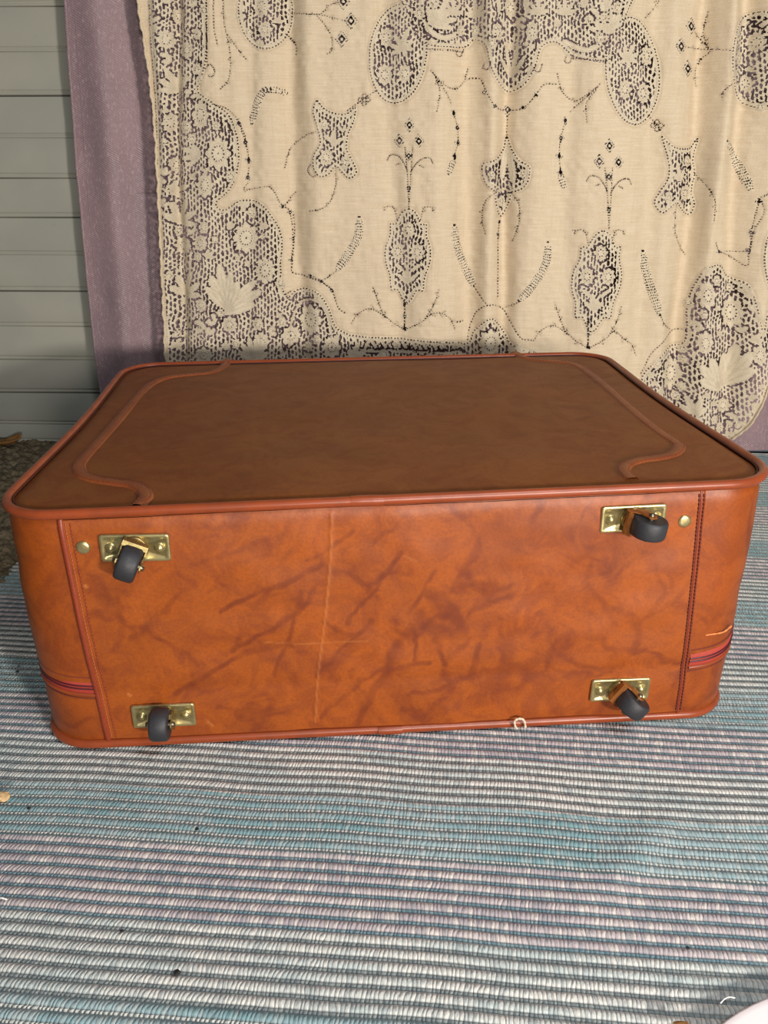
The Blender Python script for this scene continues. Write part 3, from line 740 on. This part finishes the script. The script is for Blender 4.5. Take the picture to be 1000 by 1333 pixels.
M['lace'] = m.m
lc = bpy.data.objects.new('lace_curtain', None); COL.objects.link(lc); lc.empty_display_size = .02
offl = np.array([.13, LCY, .03]); lc.location = offl
tag(lc, 'ecru lace curtain panel with floral openwork hanging in front of the mauve curtain', 'curtain')
from_np('lace_cloth', co - offl, remap[Fq], M['lace'], lc, attrs={'lace': LA.ravel()[used], 'thread': TA.ravel()[used]})
# rolled, nubbly side hem
hp = []
for py_ in np.arange(-60, 600, 3.0):
    px_ = np.interp(py_, [-400, 0, 80, 160, 240, 310, 400, 470, 620], [166, 178, 191, 200, 205, 209, 213, 216, 220]) + 1.5 + 1.2 * math.sin(py_ / 9) * math.sin(py_ / 4.1)
    P = on_y(px_, py_, LCY); D_ = lace_off(np.array([px_ + 3]), np.array([py_]))[0]; hp.append((P[0], LCY + D_ - .001, P[2]))
hp = np.array([p for p in hp if p[2] > .03])
rr = [1 + .35 * math.sin(i * 1.7) * math.sin(i * .9) for i in range(len(hp))]
V, Fq = sweep(hp - offl, circ(.0022, 8, .003), up=(0, 1, 0), rfun=lambda i: rr[i]); from_np('rolled_hem', V, Fq, M['lace'], lc)
hp = []
HP = smooth_path(hem_r[2:-1], 8)
for px_, py_ in HP:
    P = on_y(px_, py_, LCY); hp.append((P[0], LCY + float(lace_off(np.array([px_]), np.array([py_]))[0]) - .002, P[2]))
V, Fq = sweep(np.array(hp) - offl, circ(.0016, 8, .0045), up=(0, 1, 0), rfun=lambda i: 1 + .2 * math.sin(i * 2.1)); from_np('bottom_hem', V, Fq, M['lace'], lc)

# ------------------------------------------------------------------ the suitcase
TH = math.atan(.0756); CX, CY_ = -.0023, .812
ct, st_ = math.cos(TH), math.sin(TH)
def loc(P):   # world -> suitcase frame
    x, y = P[0] - CX, P[1] - CY_
    return np.array([x * ct + y * st_, -x * st_ + y * ct, P[2]])
HW, HD, HT = .3150, .2375, .2315
def zs_(x): return 1 + .016 * x / HT        # the case stands a little taller on the right
case = empty('suitcase', (CX, CY_, 0.0), 'large orange-brown leather suitcase lying flat on the rug, four casters facing out', 'suitcase', TH)
def outline(off=0.0, r=.046, n=14, seg=70):
    """closed loop of the case plan grown by off; sides gently waisted"""
    pts = []
    hw, hd = HW + off, HD + off; r = max(r + off, .004)
    cs = [(hw - r, -hd + r, -90), (hw - r, hd - r, 0), (-hw + r, hd - r, 90), (-hw + r, -hd + r, 180)]
    for i, (cx, cy, a0) in enumerate(cs):
        for k in range(n + 1):
            a = math.radians(a0 + 90 * k / n); pts.append((cx + r * math.cos(a), cy + r * math.sin(a)))
        nx, ny, a1 = cs[(i + 1) % 4]; b = math.radians(a1)
        p = pts[-1]; q_ = (nx + r * math.cos(b), ny + r * math.sin(b))
        m_ = seg if i % 2 == 1 or i == 3 else seg
        for k in range(1, m_): t = k / m_; pts.append((p[0] + (q_[0] - p[0]) * t, p[1] + (q_[1] - p[1]) * t))
    P = np.array(pts)
    wb = np.cos(np.clip(P[:, 1] / HD, -1, 1) * math.pi / 2) ** 2
    P[:, 0] -= np.sign(P[:, 0]) * .006 * wb * (np.abs(P[:, 0]) > HW * .7)
    P[:, 0] -= .0035
    P[:, 1] -= .036 * P[:, 0] * np.clip(P[:, 1] / HD, 0, 1)
    return P
def puff(z):      # sideways bulge of the side wall with height
    t = np.clip(z / HT, 0, 1)
    return -.0035 * np.exp(-((t - 1) / .035) ** 2) - .0012 * np.exp(-(t / .05) ** 2) + .0022 * np.sin(np.pi * t) - .0005 * np.exp(-((t - .27) / .03) ** 2)
def dent(P, z):
    return .0016 * vnoise(P[:, 0] * 14 + P[:, 1] * 9, z * 16 + 0 * P[:, 0], 15) + .0007 * vnoise(P[:, 0] * 40 + P[:, 1] * 33, z * 50 + 0 * P[:, 0], 16)
zr = np.linspace(.004, HT - .001, 60); rings = []
for z in zr:
    P = outline(float(puff(z))); nrm = P / np.linalg.norm(P, axis=1, keepdims=True)
    d = dent(P, z); P = P + nrm * d[:, None]
    rings.append(np.column_stack([P, z * zs_(P[:, 0])]))
N = len(rings[0]); V = np.vstack(rings); Fq = grid_faces(len(zr), N, True)
body = from_np('side_wall', V, Fq, M['leather_side'], case)
# lower lid face (on the rug) and upper lid face
def lid(name, z0, zsgn, mat):
    fr = [1.0, .992, .985, .97, .95] + list(np.linspace(.92, .00005, 22)); R_ = []
    base = outline(-.004)
    for i, f_ in enumerate(fr):
        P = base * f_
        if i < 5: P = outline(-.004 - .0035 * i)
        else: P = outline(-.018) * (f_ / .95)
        x_, y_ = P[:, 0], P[:, 1]
        e = 1 - max(np.interp(i, [0, 1, 2, 3, 4], [1, .6, .2, .05, 0]), 0)
        pil = (1 - (x_ / HW) ** 4) * (1 - (y_ / HD) ** 4)
        dz = -.0016 + .0028 * e + .0014 * pil * zsgn + .0009 * vnoise(x_ * 10, y_ * 12, 40) * e
        R_.append(np.column_stack([P, (z0 + dz * 1.0) * zs_(x_)]))
    Vv = np.vstack(R_); Fv = grid_faces(len(fr), len(base), True)
    o_ = from_np(name, Vv, Fv, mat, case)
    return o_
lid('upper_face', HT, 1, M['leather_top'])
bmf = outline(-.006); V = np.column_stack([bmf, np.full(len(bmf), .004)])
bm = bmesh.new(); bm.faces.new([bm.verts.new(p) for p in V]); from_bm('lower_face', bm, M['leather_side'], case, False)
def ring_part(name, off, z, sec, mat, zoff=0):
    P = outline(off); path = np.column_stack([P, (z) * zs_(P[:, 0])])
    V, Fq = sweep(path, sec, closed=True); return from_np(name, V, Fq, mat, case)
wob = lambda i: 1
ring_part('piping', .0005, HT - .0002, circ(.0040, 12, .0042), M['piping'])
lowp = ring_part('piping', -.0004, .0052, circ(.0040, 12, .0043), M['piping'])
ring_part('piping_seam', -.0042, HT + .0006, circ(.0007, 6, .0009), M['groove'])
# joins of the piping, where its ends are wrapped
def joint(px_, py_, z, ln):
    P = loc(on_y(px_, py_, .5737, .0756)); x = P[0]
    path = [(x + t, -HD - .0005, z * zs_(x)) for t in np.linspace(-ln / 2, ln / 2, 6)]
    V, Fq = sweep(path, circ(.0045, 12, .0047), rfun=lambda i: 1 if 0 < i < 5 else .93); return from_np('piping_joint', V, Fq, M['piping'], case)
joint(478, 652, HT - .0002, .026); joint(508, 945, .0052, .022)

def sideat(px_, py_): return loc(on_y(px_, py_, .5737, .0756))
sl_t, sl_b = sideat(76, 677)[0], sideat(140, 960)[0]; sr_t, sr_b = sideat(921, 640)[0], sideat(888, 922)[0]
# zip tape and coils around the side
ZZ = .062
def tape(name, zc, hh, proud, mat):
    a = [];
    for dz in (-hh, -hh * .6, 0, hh * .6, hh):
        P = outline(float(puff(zc)) + proud * (1 if abs(dz) < hh else 0)); nrm = P / np.linalg.norm(P, axis=1, keepdims=True); P = P + nrm * dent(P, zc)[:, None]
        a.append(np.column_stack([P, (zc + dz) * zs_(P[:, 0]) + .010 * np.clip((np.abs(P[:, 0]) - .22) / .09, 0, 1) * (P[:, 1] < 0) * 1.0 + .010 * (P[:, 1] >= 0)]))
    V = np.vstack(a); Ft = grid_faces(5, len(a[0]), True); A0 = a[2]
    hid = (A0[:, 0] > sl_b + .004) & (A0[:, 0] < sr_b + .001) & (A0[:, 1] < -.2)   # not under the base panel
    Ft = Ft[~hid[Ft % len(A0)].all(1)]
    return from_np(name, V, Ft, mat, case)
tape('zip_tape', ZZ, .0070, .0010, M['zip_tape'])
tape('zip_coil', ZZ + .0016, .0008, .0019, M['zip_coil']); tape('zip_coil', ZZ - .0014, .0008, .0019, M['zip_coil'])
for dz in (.0105, -.0115):
    st = tape('tape_stitching', ZZ + dz, .0004, .0009, M['thread_dark'])
tape('tape_welt', ZZ - .0078, .0012, .0018, M['piping'])

# base panel between the two stitched seams
def front_y(x, z):
    P = np.column_stack([np.ravel(x), np.full(np.size(x), -HD)])
    return (-HD - puff(np.ravel(z)) + 0 * P[:, 0] - (dent(P, np.ravel(z)))).reshape(np.shape(x))
nx, nz = 330, 130
tt = np.linspace(0, 1, nx); zz_ = np.linspace(.0115, HT - .0055, nz)
Tg, Zg = np.meshgrid(tt, zz_)
k = (Zg / HT)
XL = sl_b + (sl_t - sl_b) * k; XR = sr_b + (sr_t - sr_b) * k
Xg = XL + (XR - XL) * Tg
dx_e = np.minimum(Xg - XL, XR - Xg)
thick = .0024 * np.clip(dx_e / .0016, 0, 1) ** .5
Yg = front_y(Xg, Zg) - thick
wx_, wy_ = (CX + Xg * ct - Yg * st_), (CY_ + Xg * st_ + Yg * ct)
PXp, PYp = to_px(wx_, wy_, Zg * zs_(Xg))
streaks = [([(565, 744), (548, 772), (529, 797)], 4, .8), ([(521, 720), (500, 752), (480, 776), (466, 796), (451, 812)], 4, .9), ([(484, 809), (463, 827), (436, 851), (412, 881)], 4, .8),
    ([(418, 935), (450, 905), (481, 881), (520, 868), (559, 863)], 4, .7), ([(535, 815), (511, 848), (505, 875), (481, 908), (465, 945)], 7, .8), ([(538, 821), (538, 862)], 4, .8), ([(568, 830), (577, 866)], 5, .8),
    ([(626, 842), (616, 869), (614, 890)], 6, .7), ([(400, 731), (433, 713), (460, 692)], 4, .7), ([(484, 710), (508, 690), (529, 671)], 4, .6), ([(418, 809), (445, 824), (463, 827)], 4, .7),
    ([(290, 795), (340, 770), (380, 755), (420, 735)], 5, .8), ([(300, 845), (350, 822), (395, 790), (410, 765)], 5, .8), ([(355, 880), (372, 840), (385, 800), (392, 770)], 5, .7), ([(230, 905), (270, 880), (320, 850), (380, 838)], 5, .7),
    ([(250, 735), (300, 722), (350, 700)], 5, .5), ([(170, 830), (200, 812), (235, 770)], 6, .5), ([(150, 780), (160, 810), (150, 850)], 6, .5), ([(420, 870), (470, 835)], 12, .45),
    ([(560, 775), (590, 800), (598, 825), (560, 815), (545, 800)], 13, .75), ([(700, 800), (720, 830), (712, 870)], 6, .45), ([(800, 790), (830, 812), (822, 850)], 7, .55), ([(830, 812), (870, 790), (895, 760)], 4, .5),
    ([(760, 760), (790, 790), (800, 810)], 7, .4), ([(850, 740), (866, 770), (850, 800)], 6, .5), ([(640, 850), (690, 880), (730, 930)], 10, .35), ([(650, 730), (720, 700), (800, 730)], 24, .35), ([(660, 680), (780, 690), (870, 720)], 22, .35)]
SK = np.zeros(PXp.shape)
jx = PXp + 3.5 * vnoise(PXp / 16, PYp / 16, 51) + 1.5 * vnoise(PXp / 6, PYp / 6, 53); jy = PYp + 3.5 * vnoise(PXp / 16, PYp / 16, 52)
for pts, w_, s_ in streaks:
    d, a = seg_dist(smooth_path(pts, 4), jx, jy); e = np.clip(1 - d / w_, 0, 1); SK = np.maximum(SK, s_ * np.minimum(e * 1.8, 1) * (.65 + .35 * vnoise(PXp / 12, PYp / 12, 60)))
SF = np.zeros(PXp.shape)
for pts, w_, s_ in (([(432, 668), (431, 720), (424, 800), (414, 880), (411, 940)], 1.1, .30), ([(345, 836), (400, 838), (480, 834)], .8, .2), ([(527, 724), (543, 731)], 1.2, .22), ([(166, 903), (170, 906)], 1.2, .6), ([(269, 938), (277, 945)], .9, .5), ([(110, 762), (113, 764)], 1.5, .6)):
    d, a = seg_dist(smooth_path(pts, 4), PXp, PYp); SF = np.maximum(SF, s_ * np.clip(1.5 - d / w_, 0, 1))
d, a = seg_dist(np.array([(432., 668), (431, 720), (424, 800), (414, 880), (411, 940)]), PXp, PYp); Yg = Yg - .0005 * np.exp(-(d / 1.8) ** 2)
V = np.stack([Xg, Yg, Zg * zs_(Xg)], -1).reshape(-1, 3)
from_np('base_panel', V, grid_faces(nz, nx), M['leather_front'], case, attrs={'streak': SK, 'scuff': SF})

# stitching and bindings along the seams
def face_pt(x, z, out=0.0):
    xa, za = np.array([x]), np.array([z])
    return (x, float(front_y(xa, za)[0]) - out, z * zs_(x))
def stitches(name, xf, mat, pitch=.0034, ln=.0024, r=.00055, z0=.014, z1=HT - .008):
    bmv = []; bmf_ = []; z = z0
    while z < z1:
        a = np.array(face_pt(xf(z), z, .0028)); b = np.array(face_pt(xf(z + ln), z + ln, .0028))
        path = [a + (b - a) * t + np.array([0, (-.0004 if .1 < t < .9 else .0004), 0]) for t in (0, .3, .7, 1)]
        V_, F_ = sweep(path, circ(r, 5), up=(0, 1, 0)); bmf_.append(F_ + sum(len(v_) for v_ in bmv)); bmv.append(V_); z += pitch
    o_ = from_np(name, np.vstack(bmv), np.vstack(bmf_), mat, case); return o_
xl_ = lambda z: sl_b + (sl_t - sl_b) * z / HT
xr_ = lambda z: sr_b + (sr_t - sr_b) * z / HT
for off_ in (.0050, .0086): stitches('seam_stitching', lambda z: xl_(z) + off_, M['thread_light'] if off_ < .006 else M['binding'])
for off_ in (.0026, .0066): stitches('seam_stitching', lambda z: xr_(z) - off_, M['thread_dark'], r=.0007)
path = [face_pt(xl_(z) + .0010, z, .0018) for z in np.linspace(.010, HT - .005, 60)]
V, Fq = sweep(path, circ(.0024, 8, .0018), up=(0, 1, 0)); o_ = from_np('edge_binding', V, Fq, M['binding'], case)
path = [face_pt(xr_(z) - .0046, z, .0022) for z in np.linspace(.010, HT - .005, 60)]
V, Fq = sweep(path, circ(.0011, 8, .0008), up=(0, 1, 0)); from_np('edge_binding', V, Fq, M['binding'], case)
# scuff marks on the side wall
def scuff(pts, r=.0009):
    P = [loc(on_y(a, b, .5737, .0756)) for a, b in pts]
    path = [(p[0], float(front_y(np.array([p[0]]), np.array([p[2]]))[0]) + .0004 + max(0, abs(p[0]) - (HW - .045)) ** 2 * 9, p[2]) for p in P]
    V_, F_ = sweep(smooth_path(path, 4), circ(r, 5, r * .8), up=(0, 1, 0), rfun=lambda i: .5 + .7 * abs(math.sin(i * 1.9)))
    return from_np('scuff_mark', V_, F_, M['scuffc'], case)
M['scuffc'] = simple('scuffed leather', S(224, 132, 70), .7)
scuff([(917, 826), (930, 825), (944, 824), (956, 819)])

# curved welts on the upper face
def top_pt(px_, py_, up=.0):
    P = loc(on_z(px_, py_, HT + .001)); x, y = P[0], P[1]
    z = (HT + .0003) * zs_(x) + up
    P = loc(on_z(px_, py_, z)); return (P[0], P[1], z)
WL = [(296, 470), (290, 479), (276, 486), (250, 489), (222, 492), (203, 498), (188, 509), (160, 541), (130, 576), (110, 598), (103, 609), (107, 619), (124, 626), (150, 630), (172, 633), (186, 640), (190, 648), (184, 656), (179, 661)]
WR = [(670, 460), (680, 466), (697, 470), (720, 472), (744, 475), (762, 484), (790, 506), (828, 540), (858, 564), (878, 577), (884, 584), (876, 593), (856, 598), (834, 601), (818, 606), (812, 613), (817, 621), (823, 626)]
for pts in (WL, WR):
    path = smooth_path([top_pt(*p) for p in pts], 8)
    n_ = 14; sec = [(.0068 * math.cos(math.pi * i / n_), -.0010 + .0042 * math.sin(math.pi * i / n_) ** .8) for i in range(n_ + 1)] + [(0, -.002)]
    V, Fq = sweep(path, sec); o_ = from_np('welt', V, Fq, M['welt'], case)
    for s_ in (-1, 1):
        V, Fq = sweep(path, [(x + s_ * .0070, y) for x, y in circ(.0005, 6, .0008)]); ch = from_np('welt_edge_shade', V, Fq, M['groove'] , o_)  # dark strips stand in for the shade along the welt
    bv, bf, nacc = [], [], 0
    for off_ in (.0042,):
        T = np.gradient(path, axis=0); T /= np.linalg.norm(T, axis=1, keepdims=True); Sd = np.cross(T, (0, 0, 1)); 
        dense = smooth_path(path, 3); T = np.gradient(dense, axis=0); T /= np.linalg.norm(T, axis=1, keepdims=True); Sd = np.cross(T, (0, 0, 1))
        for sg in (-1, 1):
            q_ = dense + Sd * off_ * sg + np.array([0, 0, .0022])
            acc = 0
            for i in range(1, len(q_)):
                acc += np.linalg.norm(q_[i] - q_[i - 1])
                if acc > .0042:
                    acc = 0; a = q_[i]; b = a + T[i] * .0026
                    V_, F_ = sweep([a, (a + b) / 2 + np.array([0, 0, .0004]), b], circ(.0005, 5)); bf.append(F_ + nacc); bv.append(V_); nacc += len(V_)
    from_np('welt_stitching', np.vstack(bv), np.vstack(bf), M['binding'], o_)

# lathe helper: profile (r, h), axis vector, origin
def lathe_v(prof, origin, axis, seg=20):
    ax = Vector(axis).normalized(); q_ = ax.to_track_quat('Z', 'Y'); V_ = []
    for r, h in prof:
        for i in range(seg):
            a = 2 * math.pi * i / seg; V_.append(Vector(origin) + q_ @ Vector((r * math.cos(a), r * math.sin(a), h)))
    return np.array([tuple(v_) for v_ in V_]), grid_faces(len(prof), seg, True)
def lathe(name, prof, origin, axis, mat, parent, seg=20):
    V_, F_ = lathe_v(prof, origin, axis, seg); return from_np(name, V_, F_, mat, parent)
# studs
for (px_, py_) in ((110, 710), (890, 677)):
    P = sideat(px_, py_); y = float(front_y(np.array([P[0]]), np.array([P[2]]))[0]) - .0022
    lathe('stud', [(.0056, 0), (.0056, .0008), (.0050, .0017), (.0030, .0022), (.0001, .0024)], (P[0], y, P[2]), (0, -1, 0), M['brass'], case, 24)
    
# casters
def rrect(hw, hh, r, n=5):
    out = []
    for cx, cy, a0 in ((hw - r, hh - r, 0), (-hw + r, hh - r, 90), (-hw + r, -hh + r, 180), (hw - r, -hh + r, 270)):
        for k_ in range(n + 1): a = math.radians(a0 + 90 * k_ / n); out.append((cx + r * math.cos(a), cy + r * math.sin(a)))
    return np.array(out)
def caster(px_, py_, a, matf, roll=0.0, trail=.006, label=None):
    P = sideat(px_, py_); x, z = P[0], P[2]; y = float(front_y(np.array([x]), np.array([z]))[0]) - .0030
    root = bpy.data.objects.new('caster', None); COL.objects.link(root); root.parent = case; root.location = (x, y, z); root.empty_display_size = .01
    root.rotation_euler = (0, roll, 0)
    # stamped plate: raised rim, sunk field, raised hub
    levels = [(.0268, .0116, .0022, 0), (.0268, .0116, .0022, .0016), (.0262, .0110, .0022, .0022), (.0240, .0090, .0018, .0022), (.0232, .0082, .0016, .0012), (.001, .0006, .0003, .0012)]
    V_ = []
    for hw, hh, r, h in levels:
        for p in rrect(hw, hh, r): V_.append((p[0], -h, p[1]))
    n_ = len(V_) // len(levels); from_np('plate', np.array(V_), grid_faces(len(levels), n_, True), M['brass'], root)
    lathe('swivel_cup', [(.0108, 0), (.0108, .0028), (.0100, .0044), (.0080, .0050), (.0075, .0042), (.0045, .0042), (.0040, .0062), (.0001, .0064)], (0, 0, 0), (0, -1, 0), M['brass_dark'], root, 24)
    for s_ in (-1, 1):
        lathe('rivet', [(.0046, .0010), (.0046, .0016), (.0036, .0018), (.0034, .0024), (.0024, .0038), (.0001, .0043)], (s_ * .0188, 0, 0), (0, -1, 0), M['brass'], root, 16)
    d = np.array([math.sin(a), 0, -math.cos(a)]); wv_ = np.array([math.cos(a), 0, math.sin(a)]); out = np.array([0, -1., 0])
    C_ = out * .0172 + d * trail
    # fork: two cheeks and the bridge between them, one bent sheet
    outl = [(-.0090, .0050), (-.0095, .0085), (trail - .0075, .0130), (trail - .0045, .0175), (trail - .0030, .0208), (trail, .0220), (trail + .0034, .0205), (trail + .0048, .0172), (max(trail + .004, .006), .0125), (.0098, .0085), (.0090, .0050)]
    bm = bmesh.new()
    hwid = .0088; th_k = .0011
    for s_ in (-1, 1):
        lo, hi = [], []
        for (q_, h_) in outl:
            b0 = d * q_ + out * h_
            lo.append(bm.verts.new(tuple(b0 + wv_ * s_ * hwid))); hi.append(bm.verts.new(tuple(b0 + wv_ * s_ * (hwid + th_k))))
        bm.faces.new(lo); bm.faces.new(hi[::-1])
        for i in range(len(outl)):
            j = (i + 1) % len(outl); bm.faces.new((lo[i], hi[i], hi[j], lo[j]))
    # bridge disc
    n_ = 24; A_, B_ = [], []
    for i in range(n_):
        t = 2 * math.pi * i / n_; pp = d * .0098 * math.cos(t) + wv_ * .0100 * math.sin(t)
        A_.append(bm.verts.new(tuple(pp + out * .0050))); B_.append(bm.verts.new(tuple(pp + out * .0068)))
    bm.faces.new(A_); bm.faces.new(B_[::-1])
    for i in range(n_): bm.faces.new((A_[i], B_[i], B_[(i + 1) % n_], A_[(i + 1) % n_]))
    # shoulder over the back of the wheel
    arc = [(-.0085, .0060), (-.0100, .0090), (-.0095, .0125), (-.0065, .0150)]
    prev = None
    for (q_, h_) in arc:
        row_ = [bm.verts.new(tuple(d * q_ + out * h_ + wv_ * t)) for t in np.linspace(-hwid - th_k, hwid + th_k, 7)]
        if prev:
            for i in range(6): bm.faces.new((prev[i], prev[i + 1], row_[i + 1], row_[i]))
        prev = row_
    bmesh.ops.recalc_face_normals(bm, faces=bm.faces)
    fk = from_bm('fork', bm, matf, root, False)
    lathe('axle_pin', [(.0001, -.0125), (.0022, -.0120), (.0024, -.0098), (.0024, .0098), (.0022, .0120), (.0001, .0125)], tuple(C_), tuple(wv_), M['pin'], root, 14)
    R_ = .0142; hw = .0078
    lathe('wheel', [(.0015, -hw + .001), (.0105, -hw + .0006), (.0120, -hw), (R_ - .0012, -hw + .0006), (R_ - .0002, -hw + .0022), (R_, 0), (R_ - .0002, hw - .0022), (R_ - .0012, hw - .0006), (.0120, hw), (.0105, hw - .0006), (.0015, hw - .001)], tuple(C_), tuple(wv_), M['rubber'], root, 36)
    if label: root['label'] = label
caster(178, 709, -.40, M['brass_dark'], .02, .006); caster(215, 926, -.04, M['brass_dark'], 0, -.0035)
caster(822, 672, 1.45, M['rust'], -.02, .007); caster(805, 893, .95, M['rust'], 0, .007)

# ------------------------------------------------------------------ small things
# dish at the lower right corner
prof = [(.0001, .004), (.10, .004), (.112, .006), (.128, .014), (.158, .0195), (.1598, .0205), (.1600, .0215), (.1590, .0225), (.156, .0222), (.128, .017), (.110, .009), (.10, .0075), (.0001, .0075)]
V_, F_ = lathe_v([(r, h) for r, h in prof], (0, 0, 0), (0, 0, 1), 96); V_[:, 2] *= .34
dish = from_np('dish', V_, F_, M['plastic_white']); pa, pb = on_z(938, 1333, .0076), on_z(1000, 1298, .0076); nn = np.array([pb[1] - pa[1], -(pb[0] - pa[0])]); nn /= np.linalg.norm(nn)
dish.location = ((pa[0] + pb[0]) / 2 + .159 * nn[0], (pa[1] + pb[1]) / 2 + .159 * nn[1], 0); tag(dish, 'plain white dish whose rim shows at the lower right corner of the rug', 'dish')
# brown curled scrap by the wall
bmv = []
for i, t in enumerate(np.linspace(0, 1, 14)):
    for j, s_ in enumerate(np.linspace(-1, 1, 8)):
        hw_ = .017 * math.sin(math.pi * min(max(t * .93 + .05, 0), 1)) ** .6
        bmv.append((-.035 + .075 * t, s_ * hw_ * .9 + .004 * math.sin(t * 9), .004 + .006 * s_ * s_ + .012 * t ** 3 + .003 * math.sin(t * 7 + s_ * 2)))
V_ = np.array(bmv); F_ = grid_faces(14, 8)
sc_ = from_np('dried_leaf', V_, F_, M['scrap']); md = sc_.modifiers.new('t', 'SOLIDIFY'); md.thickness = .0015
p = on_z(6, 577, .004); sc_.location = (p[0], p[1] - .012, .002); sc_.rotation_euler = (.1, 0, -.1)
tag(sc_, 'curled dry brown leaf scrap lying on the carpet against the wall boards', 'leaf')
def lump(name, loc_, r, mat, seed, label, cat, flat=.5, group=None):
    bm = bmesh.new(); bmesh.ops.create_icosphere(bm, subdivisions=2, radius=r); R = random.Random(seed)
    for v_ in bm.verts: v_.co *= R.uniform(.75, 1.15); v_.co.z *= flat; v_.co.x *= 1.15
    o_ = from_bm(name, bm, mat, None, False); o_.location = loc_; tag(o_, label, cat, group); return o_
p = on_z(5, 1039, .005); lump('wood_chip', (p[0], p[1], .0065), .0048, M['chip'], 3, 'pale tan crumb on the teal stripe at the far left edge of the rug', 'crumb', .75)
p = on_z(885, 1333, .005); lump('brown_crumb', (p[0], p[1] - .003, .006), .005, M['scrap'], 4, 'reddish brown crumb on the rug just left of the white dish', 'crumb')
spk = [(38, 1054, .0014, 'tiny dark speck on the teal stripe near the pale crumb'), (257, 1081, .0015, 'tiny dark speck on the teal stripe in front of the lower left caster'), (231, 1268, .0020, 'largest dark speck, on the cream stripe at lower left of the rug'),
       (159, 1214, .0012, 'tiny dark speck on the pale stripe left of the largest speck'), (23, 876, .0016, 'dark speck on the rug left of the suitcase side'), (895, 1236, .0012, 'tiny dark speck on the mauve stripe above the white dish')]
for i, (a, b, r, lb) in enumerate(spk):
    p = on_z(a, b, .003); lump('speck', (p[0], p[1], .0048), r, M['speck'], i + 20, lb, 'speck', .6)
# pinch of cream yarn looped at the lower piping
def yarn(name, pts, r, mat, label):
    V_, F_ = sweep(smooth_path(pts, 6), circ(r, 6), up=(.1, .9, .3), rfun=lambda i: 1 + .2 * math.sin(i * 1.3))
    o_ = from_np(name, V_ - V_.mean(0), F_, mat); o_.location = tuple(V_.mean(0)); tag(o_, label, 'thread'); return o_
def fy(px_, py_, d_): 
    P = on_y(px_, py_, .5737 - d_, .0756); return (P[0], P[1], max(P[2], .0045))
yarn('yarn_loop', [fy(673, 953, .007), fy(671, 946, .008), fy(670, 939, .0085), fy(674, 936, .0085), fy(680, 936, .0085), fy(683, 940, .008), fy(684, 947, .007)], .0011, M['yarn'], 'little cream yarn loop caught against the bottom piping of the suitcase')
def fl(a, b, z): p = on_z(a, b, z); return (p[0], p[1], z)
yarn('loose_thread', [fl(938, 1306, .005), fl(944, 1300, .007), fl(950, 1298, .008), fl(957, 1299, .005)], .0004, M['yarn_white'], 'short curled white thread on the rug above the white dish')
yarn('loose_thread', [fl(-4, 1168, .005), fl(3, 1169, .006), fl(9, 1171, .005)], .0006, M['yarn_white'], 'short white thread at the left edge of the rug on the mauve stripe')
